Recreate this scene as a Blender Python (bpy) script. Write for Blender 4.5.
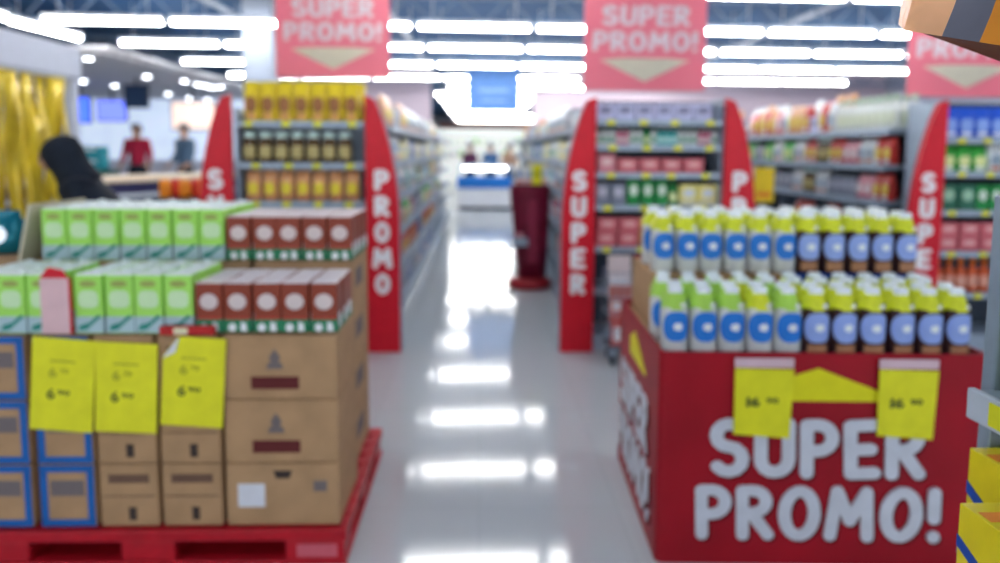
import bpy, bmesh, math, random
from mathutils import Vector, Matrix
random.seed(7)
for o in list(bpy.data.objects): bpy.data.objects.remove(o)
SC = bpy.context.scene; COL = SC.collection
PI = math.pi

# ---------------------------------------------------------------- camera, world, exposure
CAM_H = 1.55
cam_d = bpy.data.cameras.new('camera'); cam = bpy.data.objects.new('camera', cam_d); COL.objects.link(cam)
cam_d.sensor_width = 36; cam_d.lens = 25.92; cam_d.clip_end = 200; cam_d.clip_start = 0.05
cam.location = (0, 0, CAM_H)
cam.rotation_euler = (math.radians(90 - 5.5), 0, -math.radians(1.59)); cam_d.shift_y = -0.0622
cam.rotation_euler.rotate_axis('Z', math.radians(0.35))
cam_d.dof.use_dof = True; cam_d.dof.focus_distance = 1.0; cam_d.dof.aperture_fstop = 1.95   # photo is focused far too near
SC.camera = cam
w = bpy.data.worlds.new('world'); SC.world = w; w.use_nodes = True
w.node_tree.nodes['Background'].inputs[0].default_value = (0.93, 0.96, 1.0, 1)
w.node_tree.nodes['Background'].inputs[1].default_value = 0.95
SC.view_settings.view_transform = 'Standard'; SC.view_settings.look = 'None'
SC.view_settings.gamma = 1; SC.view_settings.use_curve_mapping = False
SC.view_settings.exposure = 1.12
TUBE_POWER = 16.0

# ---------------------------------------------------------------- materials
MATS = {}
def mat(name, col=(0.8, 0.8, 0.8), rough=0.5, metal=0.0, vary=0.06, scale=14, emit=0, bump=0.0, spec=0.28, trans=0):
    if name in MATS: return MATS[name]
    m = bpy.data.materials.new(name); m.use_nodes = True; nt = m.node_tree; b = nt.nodes['Principled BSDF']
    b.inputs['Roughness'].default_value = rough; b.inputs['Metallic'].default_value = metal
    b.inputs['Specular IOR Level'].default_value = spec
    c = (*col, 1)
    b.inputs['Base Color'].default_value = c
    if vary:
        tc = nt.nodes.new('ShaderNodeTexCoord'); n = nt.nodes.new('ShaderNodeTexNoise'); n.inputs['Scale'].default_value = scale
        n.inputs['Detail'].default_value = 3
        r = nt.nodes.new('ShaderNodeMapRange'); r.inputs[1].default_value = .3; r.inputs[2].default_value = .7
        r.inputs[3].default_value = 1 - vary; r.inputs[4].default_value = 1 + vary
        h = nt.nodes.new('ShaderNodeHueSaturation'); h.inputs['Color'].default_value = c
        nt.links.new(tc.outputs['Object'], n.inputs['Vector']); nt.links.new(n.outputs[0], r.inputs[0])
        nt.links.new(r.outputs[0], h.inputs['Value']); nt.links.new(h.outputs[0], b.inputs['Base Color'])
        if bump:
            bp = nt.nodes.new('ShaderNodeBump'); bp.inputs['Strength'].default_value = bump; bp.inputs['Distance'].default_value = .01
            nt.links.new(n.outputs[0], bp.inputs['Height']); nt.links.new(bp.outputs[0], b.inputs['Normal'])
    if emit:
        b.inputs['Emission Color'].default_value = c; b.inputs['Emission Strength'].default_value = emit
    if trans:
        out = nt.nodes['Material Output']; t = nt.nodes.new('ShaderNodeBsdfTranslucent'); t.inputs[0].default_value = c
        mx = nt.nodes.new('ShaderNodeMixShader'); mx.inputs[0].default_value = trans
        nt.links.new(b.outputs[0], mx.inputs[1]); nt.links.new(t.outputs[0], mx.inputs[2]); nt.links.new(mx.outputs[0], out.inputs[0])
    MATS[name] = m
    return m
def tiled(name, col, line, size, rough, frac=0.012, axis=None):
    m = bpy.data.materials.new(name); m.use_nodes = True; nt = m.node_tree; b = nt.nodes['Principled BSDF']
    tc = nt.nodes.new('ShaderNodeTexCoord'); br = nt.nodes.new('ShaderNodeTexBrick')
    br.offset = 0; br.inputs['Scale'].default_value = 1; br.inputs['Brick Width'].default_value = size; br.inputs['Row Height'].default_value = size
    br.inputs['Mortar Size'].default_value = frac * size; br.inputs['Color1'].default_value = (*col, 1)
    br.inputs['Color2'].default_value = (*[c * .97 for c in col], 1); br.inputs['Mortar'].default_value = (*line, 1)
    nt.links.new(tc.outputs['Object'], br.inputs['Vector']); nt.links.new(br.outputs['Color'], b.inputs['Base Color'])
    b.inputs['Roughness'].default_value = rough
    return m
M_FLOOR = tiled('floor_tile', (0.54, 0.58, 0.61), (0.50, 0.54, 0.57), 0.6, 0.085)
M_FLOOR.node_tree.nodes['Principled BSDF'].inputs['Specular IOR Level'].default_value = 0.5
WHITE = mat('white_print', (0.86, 0.87, 0.9), .45)
RED = mat('red_print', (0.64, 0.008, 0.025), .4)
BINRED = mat('bin_red', (0.34, 0.0015, 0.012), .5, vary=.18, scale=3)
YEL = mat('yellow_card', (0.80, 0.78, 0.02), .5)
INK = mat('dark_ink', (0.10, 0.12, 0.02), .6)
CARD = mat('cardboard', (0.44, 0.27, 0.14), .8, vary=.1, scale=9)
CARDIN = mat('cardboard_dark_print', (0.16, 0.09, 0.06), .8)
METAL = mat('shelf_grey', (0.34, 0.42, 0.52), .4, metal=.2)
METDK = mat('shelf_dark', (0.05, 0.07, 0.10), .6)
LAMP = mat('tube_light', (1.0, 0.98, 0.95), vary=0, emit=TUBE_POWER)
HOUS = mat('lamp_housing', (0.7, 0.75, 0.8), .5)

# ---------------------------------------------------------------- mesh builder
I4 = Matrix.Identity(4)
def T(x, y, z): return Matrix.Translation((x, y, z))
def RX(a): return Matrix.Rotation(a, 4, 'X')
def RY(a): return Matrix.Rotation(a, 4, 'Y')
def RZ(a): return Matrix.Rotation(a, 4, 'Z')
FRONT = RX(PI / 2)                       # text plane turned to face -Y
def arc(cx, cy, rx, ry, a0, a1, n=8): return [(cx + rx * math.cos(math.radians(a0 + (a1 - a0) * i / n)), cy + ry * math.sin(math.radians(a0 + (a1 - a0) * i / n))) for i in range(n + 1)]
GLY = {'S': (.5, [arc(.25, .76, .23, .24, 35, 270) + arc(.25, .26, .25, .26, 90, -145)]),
 'U': (.5, [[(0, 1), (0, .3)] + arc(.25, .27, .25, .27, 180, 360) + [(.5, 1)]]),
 'P': (.46, [[(0, 0), (0, 1)] + arc(.2, .73, .26, .27, 90, -90) + [(0, .46)]]),
 'E': (.42, [[(.42, 1), (0, 1), (0, 0), (.42, 0)], [(0, .5), (.36, .5)]]),
 'R': (.48, [[(0, 0), (0, 1)] + arc(.2, .75, .26, .25, 90, -90) + [(0, .5)], [(.18, .48), (.48, 0)]]),
 'O': (.58, [arc(.29, .5, .29, .5, 0, 360, 18)]),
 'M': (.72, [[(0, 0), (.08, 1), (.36, .35), (.64, 1), (.72, 0)]]),
 '!': (.02, [[(.01, 1), (.01, .42)], [(.01, .02), (.01, .0)]])}
class MB:
    def __init__(s): s.bm = bmesh.new()
    def _add(s, bm2, M, mi, smooth=False):
        for f in bm2.faces:
            f.material_index = mi; f.smooth = smooth
        me = bpy.data.meshes.new('t'); bm2.to_mesh(me); bm2.free(); me.transform(M)
        s.bm.from_mesh(me); bpy.data.meshes.remove(me); return s
    def box(s, x, y, z, sx, sy, sz, mi=0, bev=0.0, M=I4):
        """x,y centre; z bottom"""
        b = bmesh.new(); bmesh.ops.create_cube(b, size=1)
        for v in b.verts: v.co = Vector((v.co.x * sx, v.co.y * sy, v.co.z * sz))
        if bev: bmesh.ops.bevel(b, geom=b.edges[:] + b.verts[:], offset=bev, segments=2, affect='EDGES', profile=.5)
        return s._add(b, M @ T(x, y, z + sz / 2), mi)
    def loft(s, secs, n=16, e=2.0, mi=0, M=I4, smooth=True):
        """secs: (z, rx, ry[, cx, cy]); superellipse exponent e"""
        b = bmesh.new(); rings = []
        for sec in secs:
            z, rx, ry = sec[:3]; cx, cy = (sec[3], sec[4]) if len(sec) > 3 else (0, 0)
            r = []
            for i in range(n):
                a = 2 * PI * (i + .5) / n; c, d = math.cos(a), math.sin(a)
                r.append(b.verts.new((cx + rx * math.copysign(abs(c) ** (2 / e), c), cy + ry * math.copysign(abs(d) ** (2 / e), d), z)))
            rings.append(r)
        for p, q in zip(rings, rings[1:]):
            for i in range(n): b.faces.new((p[i], p[(i + 1) % n], q[(i + 1) % n], q[i]))
        b.faces.new(rings[0][::-1]); b.faces.new(rings[-1])
        return s._add(b, M, mi, smooth)
    def lathe(s, prof, n=18, mi=0, M=I4): return s.loft([(z, r, r) for r, z in prof], n, 2, mi, M)
    def prism(s, pts, d, mi=0, M=I4, bev=0):
        """polygon in XY extruded along Z by d"""
        b = bmesh.new(); f = b.faces.new([b.verts.new((x, y, 0)) for x, y in pts])
        r = bmesh.ops.extrude_face_region(b, geom=[f])
        for v in r['geom']:
            if isinstance(v, bmesh.types.BMVert): v.co.z += d
        bmesh.ops.recalc_face_normals(b, faces=b.faces[:])
        if bev: bmesh.ops.bevel(b, geom=b.edges[:], offset=bev, segments=2, affect='EDGES')
        return s._add(b, M, mi)
    def tube(s, pts, r, n=10, mi=0, M=I4):
        b = bmesh.new(); rings = []; pts = [Vector(p) for p in pts]
        for i, p in enumerate(pts):
            d = (pts[min(i + 1, len(pts) - 1)] - pts[max(i - 1, 0)]).normalized()
            u = d.orthogonal().normalized() if i == 0 else (u - d * u.dot(d)).normalized()
            v = d.cross(u); rr = r[i] if isinstance(r, (list, tuple)) else r
            rings.append([b.verts.new(p + (u * math.cos(2 * PI * k / n) + v * math.sin(2 * PI * k / n)) * rr) for k in range(n)])
        for p, q in zip(rings, rings[1:]):
            for k in range(n): b.faces.new((p[k], p[(k + 1) % n], q[(k + 1) % n], q[k]))
        b.faces.new(rings[0][::-1]); b.faces.new(rings[-1])
        return s._add(b, M, mi, True)
    def disc_patch(s, rx, ry, e, ac, ha, zc, hz, off=.001, mi=0, oval=True, n=10, M=I4):
        """label lying on a superellipse body"""
        b = bmesh.new(); g = {}
        for i in range(n + 1):
            for j in range(n + 1):
                p, q = 2 * i / n - 1, 2 * j / n - 1
                if oval: p, q = p * math.sqrt(1 - q * q / 2), q * math.sqrt(1 - p * p / 2)
                a = ac + p * ha; c, d = math.cos(a), math.sin(a)
                x = (rx + off) * math.copysign(abs(c) ** (2 / e), c); y = (ry + off) * math.copysign(abs(d) ** (2 / e), d)
                g[i, j] = b.verts.new((x, y, zc + q * hz))
        for i in range(n):
            for j in range(n): b.faces.new((g[i, j], g[i + 1, j], g[i + 1, j + 1], g[i, j + 1]))
        return s._add(b, M, mi, True)
    def text(s, st, w, h, M=I4, mi=0, bold=.03, d=.002, jit=0.0, gap=.04):
        """lettering fitted to w x h about the origin in the XY plane"""
        glyphs = []; x = 0
        for k, ch in enumerate(st):
            if ch == ' ': x += .35; continue
            cu = bpy.data.curves.new('t', 'FONT'); cu.body = ch; cu.offset = bold; cu.extrude = .5; cu.resolution_u = 4
            ob = bpy.data.objects.new('t', cu); me = bpy.data.meshes.new_from_object(ob)
            bpy.data.objects.remove(ob); bpy.data.curves.remove(cu)
            xs = [v.co.x for v in me.vertices]; ys = [v.co.y for v in me.vertices]
            if not xs: continue
            x0, x1, y0, y1 = min(xs), max(xs), min(ys), max(ys)
            sy = .72 / (y1 - y0) if ch.isalnum() else 1
            if ch == '!': sy = .72 / (y1 - y0)
            if ch == '-': y0 -= .3; 
            rot = RZ(random.uniform(-jit, jit)) if jit else I4
            me.transform(T(x - x0, -y0 * sy if ch != '-' else 0, 0) @ Matrix.Diagonal((1, sy, 1, 1)))
            if jit:
                c = T(x + (x1 - x0) / 2, .36, 0); me.transform(c @ rot @ Matrix.Scale(1 + random.uniform(-.05, .07), 4) @ c.inverted())
            x += x1 - x0 + gap; glyphs.append(me)
        W = x - gap
        for me in glyphs:
            me.transform(M @ Matrix.Diagonal((w / W, h / .72, d, 1)) @ T(-W / 2, -.36, .5))
            for p in me.polygons: p.material_index = mi
            s.bm.from_mesh(me); bpy.data.meshes.remove(me)
        return s
    def strokes(s, st, w, h, M=I4, mi=0, d=.002, jit=0.0, pen=.122, gap=.08):
        """rounded marker-pen capitals fitted to w x h about the origin in the XY plane"""
        adv = [GLY[c][0] + 2 * pen for c in st]; W = sum(adv) + gap * (len(st) - 1); x = -W / 2; n_ = 0
        sx, sy = w / W, h / (1 + 2 * pen)
        for c, a in zip(st, adv):
            J = T(x + a / 2, 0, 0) @ RZ(random.uniform(-jit, jit)) @ T(-a / 2 + pen, -.5, 0) if jit else T(x + pen, -.5, 0)
            for pl in GLY[c][1]:
                for i, p in enumerate(pl):
                    P = [J @ Vector((p[0], p[1], 0))]
                    if i + 1 < len(pl): P.append(J @ Vector((pl[i + 1][0], pl[i + 1][1], 0)))
                    if len(P) == 1: pts = [(P[0].x + pen * math.cos(t), P[0].y + pen * math.sin(t)) for t in [2 * PI * k / 16 for k in range(16)]]
                    else:
                        an = math.atan2(P[1].y - P[0].y, P[1].x - P[0].x)
                        pts = [(P[0].x + pen * math.cos(t), P[0].y + pen * math.sin(t)) for t in [an + PI / 2 + PI * k / 8 for k in range(9)]] + [(P[1].x + pen * math.cos(t), P[1].y + pen * math.sin(t)) for t in [an - PI / 2 + PI * k / 8 for k in range(9)]]
                    s.prism([(q * sx, r * sy) for q, r in pts], d + .00012 * n_, mi, M); n_ += 1
            x += a + gap
        return s
    def build(s, name, mats, parent=None, M=None):
        me = bpy.data.meshes.new(name); s.bm.normal_update(); s.bm.to_mesh(me); s.bm.free()
        for m in (mats if isinstance(mats, (list, tuple)) else [mats]): me.materials.append(m)
        o = bpy.data.objects.new(name, me); COL.objects.link(o)
        if parent: o.parent = parent
        if M is not None: o.matrix_local = M
        return o
def tag(o, label=None, cat=None, group=None, kind=None):
    if label: o['label'] = label
    if cat: o['category'] = cat
    if group: o['group'] = group
    if kind: o['kind'] = kind
    return o
def empty(name, loc=(0, 0, 0), rz=0):
    o = bpy.data.objects.new(name, None); o.empty_display_size = .1; COL.objects.link(o); o.location = loc; o.rotation_euler = (0, 0, rz); return o
def struct(name, mb, m): return tag(mb.build(name, m), kind='structure')
def dup(root, parent=None):
    c = root.copy(); COL.objects.link(c)
    if parent: c.parent = parent
    for ch in KIDS.get(root.name, []) or [x for x in root.children]:
        d = dup(ch, c)
    return c
KIDS = {}
CACHE = {}
def place(key, loc, rz=0, label='', cat='', group=None, sc=1.0):
    """first use builds the thing, every later one copies it and its parts"""
    if key not in CACHE:
        r = BUILD[key](); CACHE[key] = r; KIDS[r.name] = list(r.children)
        for c in r.children: KIDS[c.name] = list(c.children)
    else:
        r = dup(CACHE[key])
    r.location = loc; r.rotation_euler = (0, 0, rz); r.scale = (sc, sc, sc)
    for k in ('label', 'category', 'group'):
        if k in r: del r[k]
    return tag(r, label, cat, group)
ONES = 'zeroth first second third fourth fifth sixth seventh eighth ninth tenth eleventh twelfth thirteenth fourteenth fifteenth sixteenth seventeenth eighteenth nineteenth'.split()
TENS = {2: 'twent', 3: 'thirt', 4: 'fort', 5: 'fift', 6: 'sixt', 7: 'sevent', 8: 'eight', 9: 'ninet'}
def nth(i):
    if i < 20: return ONES[i]
    t, u = divmod(i, 10)
    return TENS[t] + 'ieth' if u == 0 else TENS[t] + 'y-' + ONES[u]

# ---------------------------------------------------------------- the setting
struct('floor', MB().box(-1, 24, -.1, 27, 62, .1), M_FLOOR)
CEIL = mat('ceiling_blue', (0.06, 0.16, 0.34), .8, vary=.15, scale=.6)
struct('ceiling', MB().box(-1, 24.5, 4.0, 27, 61, .1), CEIL)
PALE = mat('wall_pale', (0.62, 0.66, 0.76), .8, vary=.04, scale=1)
PINKW = mat('wall_pinkish', (0.70, 0.58, 0.66), .8, vary=.05, scale=1)
struct('wall_left', MB().box(-14.55, 24, 0, .1, 62, 4.0), PALE)
struct('wall_right', MB().box(12.55, 24, 0, .1, 62, 4.0), PALE)
struct('wall_far', MB().box(-1, 55.05, 0, 27, .1, 4.0), PALE)
struct('wall_middle_left', MB().box(-3.6, 22.1, 0, 4.2, .2, 4.0), PINKW)
struct('wall_middle_right', MB().box(7.0, 22.1, 0, 10.8, .2, 4.0), PINKW)
struct('trim_1', MB().box(.35, 54.9, 3.0, 7, .1, .55), mat('red_fascia', (0.75, 0.25, 0.2), .6))
# ceiling trusses and pipes
TR = mat('truss_paint', (0.18, 0.26, 0.38), .6)
for k, y in enumerate((6.8, 11.4, 16.0, 20.6)):
    m = MB().box(-1, y, 3.86, 26.8, .08, .08).box(-1, y, 3.46, 26.8, .06, .06)
    for i in range(34):
        x = -14 + i * .78
        m.tube([(x, y, 3.5), (x + .39, y, 3.88)], .018, 6).tube([(x + .39, y, 3.88), (x + .78, y, 3.5)], .018, 6)
    struct('trim_%d' % (k + 2), m, TR)
for k, x in enumerate((-4.2, -1.6, 3.0, 5.2)):
    struct('trim_%d' % (k + 6), MB().tube([(x, 3, 3.75), (x + .25, 21.9, 3.75)], .045, 10), mat('pipe_paint', (0.62, 0.68, 0.76), .5))
COLM = mat('column_white', (0.34, 0.39, 0.48), .7, vary=.03)
struct('wall_column', MB().box(-3.3, 11.1, 0, .42, .42, 4.0, bev=.01), COLM)

# ---------------------------------------------------------------- ceiling lights
def b_light():
    r = empty('ceiling_light')
    MB().box(0, 0, .02, 1.62, .16, .05, bev=.01).box(-.81, 0, -.035, .03, .10, .08).box(.81, 0, -.035, .03, .10, .08).build('housing', HOUS, r)
    MB().tube([(-.79, 0, -.02), (.79, 0, -.02)], .030, 12).build('tube', LAMP, r)
    for q in (-.6, .6): MB().tube([(q, 0, .07), (q, 0, .67)], .008, 6).build('hanger', HOUS, r)
    return r
BUILD = {'light': b_light}
def row_lights(y, xs, desc, slope=.04):
    for i, x in enumerate(xs):
        place('light', (x, y + x * slope, 3.32), slope, 'ceiling tube light, %s from the left in the %s' % (nth(i + 1), desc), 'ceiling light', 'tube lights hanging in rows')
ROWN = ['second row overhead', 'first row overhead behind the pallet', 'nearest row in view', 'row just before the white column', 'row just behind the white column', 'fourth row in view', 'fifth row in view', 'last row before the far wall']
for k in range(-3, 6):
    y = {-3: .9, -2: 3.2, -1: 5.7, 0: 8.15, 1: 10.6, 2: 12.75, 3: 15.3, 4: 18.0, 5: 20.4}[k]
    xs = [-5.25 + 1.72 * i for i in range(9)]
    if k < 0: xs = [-5.25 + 1.72 * i for i in range(1, 8, 2)]
    if k == 5: xs = [-.09, 1.63, 3.35, 5.07]
    d = ['row overhead at the store front', 'row above the pallet', 'row above the shelf ends', 'row hidden above the frame', 'nearest row in the photo', 'second row in the photo', 'third row in the photo', 'fourth row in the photo', 'fifth row in the photo'][k + 3]
    row_lights(y, xs, d)
for k in range(8):
    row_lights(23.2 + 2.6 * k + .05 * k * k, [-.62, 1.10, 2.82][:2 + (k > 4)], '%s row beyond the far opening' % nth(k + 1), 0)
for i, (x, y) in enumerate(((-6.45, 11.1), (-6.45, 9.3))):
    place('light', (x, y, 3.30), PI / 2 - .05, ['ceiling tube light turned lengthwise, end nearest the white fascia corner', 'ceiling tube light turned lengthwise at the far left above the yellow curtain', 'ceiling tube light turned lengthwise behind the left fascia'][i], 'ceiling light', 'tube lights hanging in rows')

# ---------------------------------------------------------------- left department
SLAT = mat('slatted_ceiling', (0.62, 0.63, 0.68), .7)
m = MB()
for i in range(30): m.box(-9.8, 11.2 + i * .36, 2.95, 8.4, .22, .05)
m.box(-9.8, 16.5, 3.0, 8.6, 11, .05)
struct('ceiling_lower', m, SLAT)
def b_down():
    r = empty('downlight'); MB().lathe([(.13, -.02), (.13, 0), (.10, 0.01), (.10, .03)]).build('ring', HOUS, r)
    MB().lathe([(.06, -.03), (.06, -.02)]).build('lens', mat('down_lens', (.9, .93, 1), vary=0, emit=9), r); return r
BUILD['down'] = b_down
import itertools
dl = [(83, 67), (100, 67), (94, 88), (124, 92), (155, 83), (175, 99), (191, 87), (195, 103), (204, 90), (211, 91), (218, 93), (213, 104), (226, 92)]
for i, (u, v) in enumerate(dl):
    el = (150 - v) / 720 * 1.03; y = 1.36 / el; x = (u - 480) / 720 * y
    x = max(x, -13.6)
    place('down', (x, y, 2.93), 0, 'round downlight in the slatted ceiling, %s counting from the left wall' % nth(i + 1), 'downlight', 'round downlights over the left department')
# booth with fascia, post and yellow foil curtain
FAS = mat('fascia_white', (0.60, 0.64, 0.76), .6, vary=.03)
struct('trim_10', MB().box(-3.62, 4.9, 2.15, .2, 3.3, .27, bev=.01), FAS)
struct('trim_11', MB().box(-3.60, 6.49, 0, .10, .10, 2.2, bev=.01), FAS)
m = MB()
for i in range(27):
    y = 4.02 + i * .088; a = random.uniform(-.5, .5); n = 14; b = bmesh.new(); ph = random.uniform(0, 6)
    vs = []
    for j in range(n + 1):
        z = .05 + 2.08 * j / n
        dx = .02 * math.sin(j * .9 + ph); vs.append([b.verts.new(Vector((-3.56 + dx +   .05 * s * math.sin(a + .25 * math.sin(j * .5 + ph)), y + .056 * s, z))) for s in (-1, 1)])
    for p, q in zip(vs, vs[1:]): b.faces.new((p[0], p[1], q[1], q[0]))
    m._add(b, I4, 0, True)
cu = m.build('foil_curtain', mat('yellow_foil', (0.80, 0.58, 0.03), .25, metal=.2, vary=.3, scale=4, bump=.5))
mo = cu.modifiers.new('thick', 'SOLIDIFY'); mo.thickness = .002
tag(cu, 'shiny yellow foil strip curtain hanging under the white fascia', 'curtain')
MB().tube([(-3.56, 3.3, 2.14), (-3.56, 6.4, 2.14)], .012).build('curtain_rail', HOUS, cu)
# counters, screens, panels at the back left
r = empty('checkout_counter', (-4.75, 9.9, 0), 1.1); tag(r, 'long pale wooden checkout counter with dark navy side, left of red fin', 'counter')
MB().box(0, .3, 1.10, 4.2, 1.3, .05, bev=.01).build('counter_top', mat('pale_wood', (0.72, 0.58, 0.42), .5), r)
MB().box(0, .3, .1, 4.1, 1.2, 1.0).build('cabinet', mat('navy_side', (0.03, 0.03, 0.10), .5), r)
MB().box(0, -.33, .90, 4.15, .06, .05, bev=.01).build('bumper', mat('silver_edge', (0.6, .64, .7), .4), r)
r = empty('checkout_counter', (-9.0, 12.0, 0), 0.1); tag(r, 'white checkout counter behind the yellow curtain, far left', 'counter')
MB().box(0, 0, 1.0, 5.4, .9, .05, bev=.01).build('counter_top', WHITE, r)
MB().box(0, .05, .0, 5.2, .7, 1.0).build('cabinet', mat('pale_side', (0.5, .55, .62), .5), r)
def screen(name, x, y, z, w, h, col, emit, label, cat='screen'):
    r = empty(name, (x, y, z)); tag(r, label, cat)
    MB().box(0, .03, 0, w, .06, h, bev=.01).box(0, .03, h, .04, .04, max(.05, 2.95 - z - h)).build('frame', METDK, r)
    MB().box(0, -.003, .03, w - .06, .006, h - .06).build('panel', mat('scr_' + name + str(len(bpy.data.objects)), col, vary=.1, emit=emit), r)
screen('display_screen', -9.2, 17.0, 2.1, .45, .62, (0.05, .12, .85), 1.0, 'tall glowing blue screen nearest the yellow curtain')
screen('display_screen', -8.5, 17.0, 2.15, .7, .5, (0.12, .16, .80), 1.0, 'glowing violet blue screen right of the tall one')
screen('television', -7.0, 15.0, 2.35, .5, .48, (0.02, .05, .12), 0, 'dark hanging television behind the counter', 'television')
screen('menu_board', -6.45, 16.5, 1.95, 1.0, .65, (0.85, .66, .56), .5, 'peach menu board on the back left wall', 'sign')
r = empty('glow_wall_panel', (-10, 21.4, .6)); tag(r, 'large pale blue wall panel with added glow across the back left', 'board')
MB().box(0, 0, .6, 8, .1, 1.9).build('panel', mat('wall_added_glow', (0.62, .72, .88), vary=.15, scale=1.5, emit=.35), r)  # emission added to imitate a brightly lit wall
MB().box(0, .02, -.6, 8.1, .12, 1.2).build('base', PALE, r)
BUILD['crate'] = lambda: (lambda r: (MB().box(0, 0, 0, .55, .4, .04).box(0, -.19, 0, .55, .02, .3, bev=.005).box(0, .19, 0, .55, .02, .3).box(-.265, 0, 0, .02, .4, .3).box(.265, 0, 0, .02, .4, .3).build('tub', mat('teal_crate', (0.02, .30, .36), .5), r), MB().box(0, -.205, .2, .3, .02, .05).build('handle', WHITE, r), r)[2])(empty('crate'))
for i, (x, y, z) in enumerate(((-6.75, 13.2, .98), (-6.1, 13.1, .98), (-6.75, 13.2, 1.28), (-6.05, 13.1, 1.28))):
    pass
struct('floor_platform', MB().box(-7.2, 14.3, 0, 5.2, 2.8, .27), PALE)
m = MB().box(0, 0, 0, 1.1, .4, .87).build('stand', mat('green_stand', (0.04, .12, .10), .6)); m.name = 'display_table'
m.location = (-7.25, 13.4, .27); tag(m, 'dark green display table under the teal crates', 'table')
for i, (x, z) in enumerate(((-7.5, 1.145), (-7.05, 1.145), (-7.5, 1.36), (-7.05, 1.36))):
    place('crate', (x, 13.4, z), 0, 'teal plastic crate, %s of the two by two stack' % ['lower left', 'lower right', 'upper left', 'upper right'][i], 'crate', 'teal crates on the green table', .7)
r = empty('fan', (-5.2, 14.4, 0)); 
bpy.data.objects.remove(r)
# flowers / sweets tray on the counter
r = empty('sweet_tray', (-2.55, 6.35, .0)); tag(r, 'slim stand with orange and red sweet packets behind the green cartons', 'stand')
MB().box(0, 0, 0, .5, .35, .04, bev=.01).box(0, 0, .04, .06, .06, 1.05).box(0, 0, 1.09, .45, .3, .03, bev=.01).build('stand', METDK, r)
for i in range(5):
    o = MB().loft([(0, .045, .03), (.03, .05, .035), (.12, .05, .03), (.16, .045, .006)], 12, 3).build('sweet_packet', mat('packet_%d' % (i % 2), [(0.9, .28, .02), (0.8, .05, .03)][i % 2], .35))
    o.location = (-2.72 + i * .085, 6.3 + .05 * (i % 2), 1.121 + 0); tag(o, '%s sweet packet standing on the slim stand, %s from left' % (['orange', 'red'][i % 2], nth(i + 1)), 'packet', 'sweet packets on the slim stand')

# ---------------------------------------------------------------- people
SKIN = mat('skin', (0.50, 0.29, 0.20), .5, vary=.05)
def skinned(name, chains, m, parent, sub=2):
    """chains: list of lists of (x,y,z,r); identical points are shared"""
    idx = {}; vs = []; rad = []; ed = []
    for ch in chains:
        prev = None
        for x, y, z, rr in ch:
            k = (round(x, 4), round(y, 4), round(z, 4))
            if k not in idx: idx[k] = len(vs); vs.append((x, y, z)); rad.append(rr)
            if prev is not None and (prev, idx[k]) not in ed: ed.append((prev, idx[k]))
            prev = idx[k]
    me = bpy.data.meshes.new(name); me.from_pydata(vs, ed, []); o = bpy.data.objects.new(name, me); COL.objects.link(o); o.parent = parent
    o.modifiers.new('Skin', 'SKIN')
    for i, v in enumerate(me.skin_vertices[0].data):
        v.radius = (rad[i], rad[i]); v.use_root = (i == 0)
    o.modifiers['Skin'].use_smooth_shade = True
    if sub: s_ = o.modifiers.new('Sub', 'SUBSURF'); s_.levels = sub; s_.render_levels = sub
    me.materials.append(m); return o
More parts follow.
